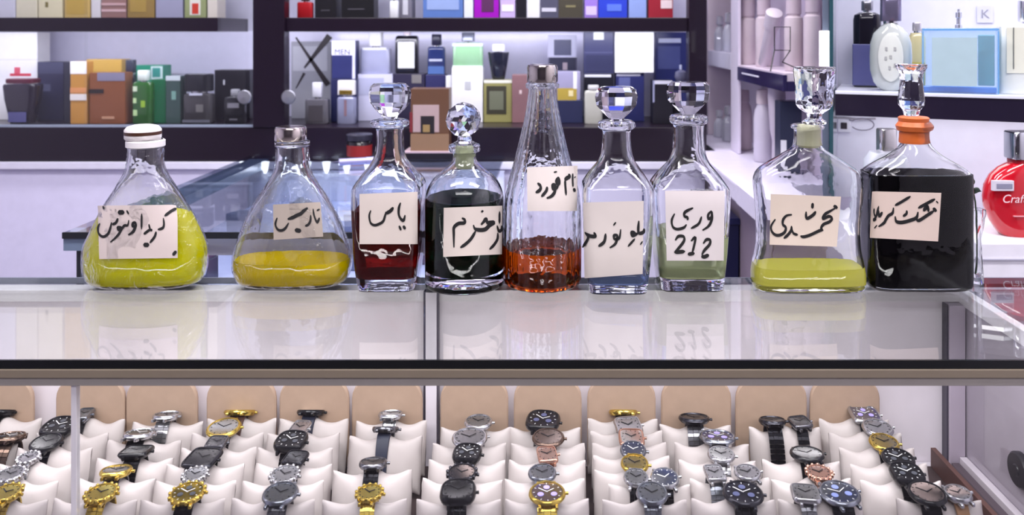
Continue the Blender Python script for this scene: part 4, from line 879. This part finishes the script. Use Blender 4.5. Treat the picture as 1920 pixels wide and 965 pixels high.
# ---------------------------------------------------------------- watches on white cushions
COLX = [X_(p, 1.085) for p in (15, 175, 313, 450, 590, 733, 887, 1026, 1168, 1306, 1446, 1592)]
SATIN = M((190, 181, 179), .55, scale=30, grain=.03, bump=.25)
PHW, PBY, PBZ = .0470, .0185, .036
LEAN = math.radians(16)
TRAY_Z = .7045
def prof(a, by, bz):
    """point of the cushion outline, a = 0 at the top and growing towards the front"""
    s_, c = math.sin(a), math.cos(a)
    return -by * math.copysign(abs(s_) ** .88, s_), bz * math.copysign(abs(c) ** .88, c)
def cushion_mesh(seed):
    rs = []; N = 32
    for i in range(29):
        t_ = -1 + 2 * i / 28; e = abs(t_)
        by = (PBY - .0013) * max(0.0, 1 - e ** 2.2) ** .62 + .0012
        bz = PBZ * (1 - .17 * math.sin(PI * min(1, e * 1.02)) ** 1.5 - .02 * e); r = []
        for k in range(N):
            a = 2 * PI * k / N
            y, z = prof(a, by, bz)
            w_ = min(1, max(0, (e - .12) * 4))
            v = noise.noise(Vector((t_ * 2.6 + seed, math.sin(a) * 1.6, math.cos(a) * 2.0))); u = noise.noise(Vector((t_ * 7 + seed, math.sin(a) * 4, math.cos(a) * 5)))
            k1 = 1 - w_ * (.10 * (v + .6) + .05 * u)
            r.append((t_ * PHW * (1 + .03 * v), y * k1, z * (1 - w_ * .05 * (v + .5))))
        rs.append(r)
    return MB().rings(rs)
cols = {'gold': (206, 178, 88), 'silver': (188, 188, 192), 'black': (24, 24, 28), 'grey': (112, 112, 118), 'rose': (206, 160, 140), 'steel': (142, 146, 156), 'bronze': (112, 94, 84), 'gun': (60, 60, 66)}
dcol = {'white': (226, 226, 226), 'black': (26, 28, 32), 'grey': (136, 134, 136), 'blue': (62, 70, 104), 'violet': (92, 84, 140), 'silver': (196, 196, 202), 'gold': (206, 190, 110), 'green': (56, 68, 62), 'rose': (200, 178, 172), 'navy': (34, 38, 60)}
scol = {'brown': (84, 58, 50), 'black': (24, 24, 28), 'navy': (36, 40, 58), 'tan': (150, 112, 80), 'grey': (110, 108, 112)}
def loop(phi0, phi1, n, off):
    return [(phi0 + (phi1 - phi0) * i / n, off) for i in range(n + 1)]
def onring(phi, off):
    by, bz = PBY + .0004 + off, PBZ + .0004 + off
    y, z = prof(phi, by, bz)
    y0, z0 = prof(phi - .12, by, bz); y1, z1 = prof(phi + .12, by, bz)
    nrm = Vector((0, z1 - z0, -(y1 - y0)))
    if nrm.dot(Vector((0, y, z))) < 0: nrm = -nrm
    return Vector((0, y, z)), nrm.normalized()
def watch(label, M4, phi, xoff, case, dial, strap, r, shape, seedv):
    t = thing('wrist_watch', label, 'watch', (0, 0, 0), 0, 'watches on the cushions')
    t.matrix_world = M4
    cm = M(cols[case], .22, .9 if case not in ('black',) else .2, grain=.04)
    sw = r * (.52 if shape != 'small' else .34)
    metal_band = strap in cols
    # strap all round the cushion
    m = MB(); N = 44
    if metal_band:
        for i in range(N):
            a0 = phi + 2 * PI * i / N; a1 = phi + 2 * PI * (i + .86) / N
            for u0, u1 in ((-1, -.36), (-.32, .32), (.36, 1)):
                q = []
                for off in (.0004, .0030 if u0 == -.32 else .0025):
                    for a in (a0, a1):
                        p, n_ = onring(a, off)
                        q += [(xoff + sw * u0, p.y, p.z), (xoff + sw * u1, p.y, p.z)]
                m.add(q, [(0, 1, 3, 2), (4, 6, 7, 5), (0, 4, 5, 1), (2, 3, 7, 6), (0, 2, 6, 4), (1, 5, 7, 3)])
        m.build('bracelet', M(cols[strap], .24, .9, grain=.04), t)
    else:
        rings = []
        for i in range(N):
            a = phi + 2 * PI * i / N; d = abs(math.atan2(math.sin(a - phi), math.cos(a - phi)))
            w_ = sw * (1.0 - .16 * min(1, d / 1.6)); q = []
            for off, u in ((.0004, -1), (.0026, -.92), (.0026, .92), (.0004, 1)):
                p, n_ = onring(a, off); q.append((xoff + w_ * u, p.y, p.z))
            rings.append(q)
        m.rings(rings, closed=True).build('strap', M(scol[strap], .5, grain=.1), t, 40)
    # head
    p, n_ = onring(phi, .0022)
    zx = n_; xx = Vector((1, 0, 0)); yx = zx.cross(xx)
    H = Matrix(((xx.x, yx.x, zx.x, p.x + xoff), (xx.y, yx.y, zx.y, p.y), (xx.z, yx.z, zx.z, p.z), (0, 0, 0, 1))) @ Matrix.Rotation(seedv, 4, 'Z')
    def se(rr, z, nn, N=32): return [(rr * (1.0 if shape != 'rect' else .78) * math.copysign(abs(math.cos(2 * PI * k / N)) ** (2 / nn), math.cos(2 * PI * k / N)), rr * (1.0 if shape != 'rect' else 1.05) * math.copysign(abs(math.sin(2 * PI * k / N)) ** (2 / nn), math.sin(2 * PI * k / N)), z) for k in range(N)]
    nn = {'round': 2, 'chunky': 2.8, 'square': 5, 'rect': 6, 'small': 2, 'ornate': 2}[shape]
    th = .0062 if shape != 'chunky' else .0095
    b = MB().rings([se(r * .86, -.001, nn), se(r * .96, .0012, nn), se(r, th * .45, nn), se(r * .97, th * .8, nn), se(r * .9, th, nn), se(r * .84, th, nn), se(r * .82, th - .0012, nn)])
    if shape == 'chunky':
        for a in range(4):
            q = a * PI / 2 + PI / 4; b.box(r * .86 * math.cos(q) - .003, r * .86 * math.sin(q) - .003, 0, r * .86 * math.cos(q) + .003, r * .86 * math.sin(q) + .003, th * .9, .0008)
    if shape == 'ornate':
        for a in range(14):
            q = 2 * PI * a / 14; b.lathe([(th * .3, .0016), (th * .9, .002), (th * 1.1, .0008)], 8, (r * .98 * math.cos(q), r * .98 * math.sin(q), 0))
    for sx in (-1, 1):
        for sy in (-1, 1):
            b.box(sx * sw * .86 - .0016, sy * r * .95 - .0036, -.001, sx * sw * .86 + .0016, sy * r * .95 + .0036, th * .45, .0006)
    b.xform(H).build('watch_case', cm, t, 35)
    dm = M(dcol[dial], .25, .0, coat=.6, grain=.03)
    z = th - .0012
    MB().rings([se(r * .83, z - .0006, nn), se(r * .83, z, nn)]).xform(H).build('dial', dm, t, 35)
    hc = (230, 230, 230) if dial in ('black', 'blue', 'violet', 'green', 'navy') else (30, 30, 34)
    MB().box(-.0006, -.0006, z + .0002, .0006, r * .58, z + .0006, 0, Matrix.Rotation(.9, 3, 'Z')).box(-.0005, -.0006, z + .0006, .0005, r * .44, z + .001, 0, Matrix.Rotation(-1.0, 3, 'Z')).xform(H).build('hands', M(hc, .3, .3, grain=0), t)
    ix = MB()
    for a in range(12):
        ix.box(-.0004, r * .66, z + .0001, .0004, r * .76, z + .0004, 0, Matrix.Rotation(a * PI / 6, 3, 'Z'))
    ix.xform(H).build('hour_marks', M(hc, .3, .3, grain=0), t)
    if dial in ('black', 'blue', 'violet', 'navy') and r > .017:
        sd = MB()
        for a in (-.5, 1.6, 3.6):
            sd.lathe([(z + .0001, r * .17), (z + .0005, r * .17), (z + .0005, r * .13)], 16, (r * .4 * math.cos(a), r * .4 * math.sin(a), 0))
        sd.xform(H).build('subdials', M(tuple(min(255, int(v * 1.6 + 26)) for v in dcol[dial]), .3, grain=0), t, 35)
    MB().lathe([(0, .0016), (.0034, .0018), (.0036, .0012)], 12).xform(H @ Matrix.Translation((r * (.97 if shape != 'rect' else .77), 0, th * .45)) @ Matrix.Rotation(PI / 2, 4, 'Y')).build('crown', cm, t, 35)
    return t

# per column, back to front: (px, py, case, dial, strap, radius mm, shape, words[, same cushion])
WL = [
 [(2, 765, 'black', 'black', 'black', 19, 'round', 'black watch cut by the photo edge'), (33, 818, 'bronze', 'black', 'bronze', 19, 'round', 'bronze bracelet watch')],
 [(158, 797, 'steel', 'grey', 'grey', 13, 'rect', 'small steel watch with grey strap'), (112, 822, 'black', 'black', 'gun', 21, 'chunky', 'wide black link bracelet watch'), (87, 862, 'black', 'white', 'black', 19, 'round', 'black watch with white dial'), (54, 885, 'silver', 'silver', 'silver', 12, 'ornate', 'small ornate silver watch'), (20, 915, 'silver', 'grey', 'silver', 15, 'ornate', 'round silver bracelet watch'), (12, 950, 'gold', 'gold', 'gold', 16, 'ornate', 'gold bracelet watch')],
 [(313, 778, 'silver', 'silver', 'silver', 18, 'round', 'pale silver bracelet watch'), (262, 812, 'silver', 'green', 'black', 20, 'round', 'silver-rimmed watch with dark green dial'), (256, 845, 'black', 'white', 'black', 18, 'square', 'black watch with bright windows'), (218, 882, 'gold', 'grey', 'grey', 18, 'round', 'gold watch with grey dial'), (190, 943, 'gold', 'gold', 'gold', 17, 'ornate', 'ornate gold bracelet watch')],
 [(450, 764, 'gold', 'gold', 'brown', 21, 'round', 'gold watch with brown strap'), (420, 812, 'gold', 'silver', 'black', 22, 'round', 'gold watch with black strap'), (407, 852, 'grey', 'grey', 'black', 13, 'square', 'small grey square watch'), (380, 880, 'gun', 'grey', 'black', 20, 'square', 'gunmetal square watch'), (366, 911, 'silver', 'silver', 'silver', 14, 'ornate', 'small silver ornate watch'), (352, 945, 'gold', 'black', 'black', 19, 'ornate', 'gold-edged watch with black dial')],
 [(583, 769, 'black', 'white', 'navy', 19, 'round', 'dark watch with white dial and navy strap'), (562, 801, 'silver', 'rose', 'grey', 15, 'rect', 'silver rectangular watch'), (546, 833, 'black', 'black', 'black', 20, 'chunky', 'black watch with wide strap'), (554, 862, 'gun', 'silver', 'black', 14, 'square', 'small gunmetal watch'), (534, 900, 'silver', 'silver', 'silver', 17, 'ornate', 'jewelled silver watch'), (526, 952, 'steel', 'grey', 'grey', 20, 'round', 'large grey-dial watch')],
 [(733, 776, 'silver', 'silver', 'silver', 17, 'round', 'silver open-bracelet watch'), (723, 801, 'grey', 'grey', 'navy', 17.5, 'round', 'grey watch with navy strap'), (700, 867, 'grey', 'grey', 'black', 17, 'round', 'grey watch with black strap'), (693, 928, 'gold', 'gold', 'gold', 15, 'ornate', 'small gold bracelet watch')],
 [(897, 790, 'silver', 'grey', 'silver', 19, 'round', 'silver watch with grey dial'), (881, 826, 'silver', 'grey', 'gun', 23, 'round', 'broad flat silver watch'), (876, 864, 'black', 'black', 'gun', 18, 'chunky', 'black steel bracelet watch'), (866, 903, 'gun', 'rose', 'black', 17.5, 'ornate', 'black watch with fluted pale dial'), (859, 942, 'black', 'grey', 'black', 20.5, 'chunky', 'chunky black sports watch')],
 [(1018, 792, 'black', 'navy', 'black', 23, 'chunky', 'chunky navy-black sports watch'), (1028, 835, 'bronze', 'rose', 'bronze', 21, 'round', 'bronze bracelet watch'), (1026, 874, 'rose', 'rose', 'rose', 16, 'rect', 'rose rectangular watch'), (1017, 902, 'steel', 'grey', 'steel', 17, 'round', 'steel bracelet watch'), (1026, 940, 'gold', 'violet', 'gold', 21, 'round', 'gold bangle watch with dark dial')],
 [(1168, 769, 'gold', 'gold', 'black', 20, 'round', 'gold watch with black strap'), (1178, 805, 'silver', 'silver', 'navy', 18, 'square', 'silver mesh-dial watch'), (1184, 830, 'rose', 'white', 'rose', 16.5, 'square', 'rose gold watch with white dial'), (1187, 858, 'steel', 'blue', 'steel', 16.5, 'round', 'thin blue-grey steel watch'), (1190, 892, 'gold', 'grey', 'gold', 17, 'round', 'gold-rimmed watch with grey dial'), (1192, 925, 'silver', 'grey', 'black', 15, 'round', 'small silver watch with black strap'), (1246, 925, 'silver', 'blue', 'black', 17, 'round', 'silver watch with pale blue dial', 1), (1222, 955, 'steel', 'grey', 'steel', 18, 'round', 'steel grey-dial watch')],
 [(1301, 783, 'gun', 'grey', 'grey', 21, 'round', 'dark grey flat watch'), (1345, 818, 'steel', 'violet', 'black', 23, 'round', 'big violet-blue chronograph'), (1352, 860, 'silver', 'white', 'silver', 17, 'round', 'bright silver bracelet watch'), (1340, 896, 'silver', 'silver', 'steel', 15, 'rect', 'silver watch with square links'), (1402, 893, 'silver', 'grey', 'silver', 16, 'round', 'silver watch with broad bracelet', 1), (1393, 945, 'gun', 'navy', 'black', 23, 'round', 'big navy-dial chronograph')],
 [(1448, 788, 'gun', 'grey', 'black', 18, 'round', 'grey watch with dark rim'), (1500, 800, 'grey', 'grey', 'black', 14, 'square', 'small grey square watch', 1), (1513, 850, 'black', 'white', 'black', 21, 'round', 'black watch with white dial'), (1536, 895, 'rose', 'rose', 'rose', 15, 'ornate', 'rose bracelet watch'), (1510, 925, 'silver', 'grey', 'grey', 16, 'square', 'silver watch with grey strap'), (1574, 930, 'steel', 'blue', 'black', 23, 'round', 'big steel watch with streaked blue dial', 1)],
 [(1621, 776, 'silver', 'violet', 'steel', 20, 'square', 'silver square watch with violet dial'), (1645, 806, 'silver', 'silver', 'gold', 20, 'round', 'silver and gold watch'), (1657, 835, 'gold', 'grey', 'black', 18.5, 'round', 'dark watch with gold rim'), (1684, 872, 'black', 'black', 'black', 19.5, 'round', 'big black chronograph'), (1700, 900, 'black', 'black', 'black', 19, 'chunky', 'chunky black chronograph'), (1738, 945, 'black', 'rose', 'black', 21, 'round', 'black watch with rose dial'), (1795, 953, 'silver', 'rose', 'tan', 15, 'round', 'small silver watch with tan strap', 1)],
]
ROW = ['backmost', 'second back', 'third back', 'fourth back', 'fifth back', 'sixth back', 'seventh back']
def cz():
    return TRAY_Z + .0002 - min((lambda q: q[1] * math.cos(LEAN) - q[0] * math.sin(LEAN))(prof(.05 * k, PBY + .0035, PBZ + .0035)) for k in range(126))
def head_px(Dc, phi):
    # height of the head's middle above the cushion's middle, leaned back
    p, n_ = onring(phi, .006)
    y = p.y * math.cos(LEAN) + p.z * math.sin(LEAN); z = p.z * math.cos(LEAN) - p.y * math.sin(LEAN)
    zc = cz()
    D = Dc + y
    return HY + (CAMZ - zc - z) / D * F, D
used_lab = {}
for ci, col in enumerate(WL):
    row = -1
    idx = [w for w in col if len(w) == 8]
    GAP = .186 / max(5, len(idx) - 1) if len(idx) > 5 else .041
    PBY = min(.0185, GAP * .955 / 2 - .0034)
    # spread cushions evenly inside the case, following the photograph's rows
    Ds = []
    for w in idx:
        best = min((abs(head_px(1.08 - .0005 * q, .05)[0] - w[1]), 1.08 - .0005 * q) for q in range(420))
        Ds.append(best[1])
    Ds[0] = min(Ds[0], 1.080)
    for k in range(1, len(Ds)): Ds[k] = min(Ds[k], Ds[k - 1] - GAP)
    Ds[-1] = max(Ds[-1], .892)
    for k in range(len(Ds) - 2, -1, -1): Ds[k] = max(Ds[k], Ds[k + 1] + GAP)
    for w in col:
        px, py, case_, dial_, strap_, rmm, shape_, words = w[:8]
        same = len(w) > 8
        if not same:
            row += 1
            Dc = Ds[row]
            dx = max(-.012, min(.012, X_(px, Dc) - COLX[ci])) * .6
            nb = [q for q in col if len(q) > 8 and col[col.index(q) - 1] is w]
            if nb: dx = max(-.02, min(.04, (X_(px, Dc) + X_(nb[0][0], Dc)) / 2 - COLX[ci]))
            zc = cz()
            yaw = random.uniform(-.03, .03)
            MX = Matrix.Translation((COLX[ci] + dx, Dc, zc)) @ Matrix.Rotation(yaw, 4, 'Z') @ Matrix.Rotation(-LEAN, 4, 'X')
            cu = cushion_mesh(ci * 7.3 + row * 3.1).build('watch_cushion', SATIN, None, 60)
            cu.matrix_world = MX
            tag(cu, 'white cushion under %s, %s column from left, %s' % (words, ORD[ci], ROW[row]), 'cushion', 'white watch cushions')
        phi = min((abs(head_px(Dc, .02 * q)[0] - py), .02 * q) for q in range(-8, 11))[1]
        _, Dh = head_px(Dc, phi)
        xo = max(-.036, min(.036, X_(px, Dh) - COLX[ci] - dx))
        watch('%s, %s cushion column from left, %s' % (words, ORD[ci], ROW[row]), MX, phi, xo, case_, dial_, strap_, rmm / 1000, shape_, random.uniform(-.15, .15) if not same else .2)
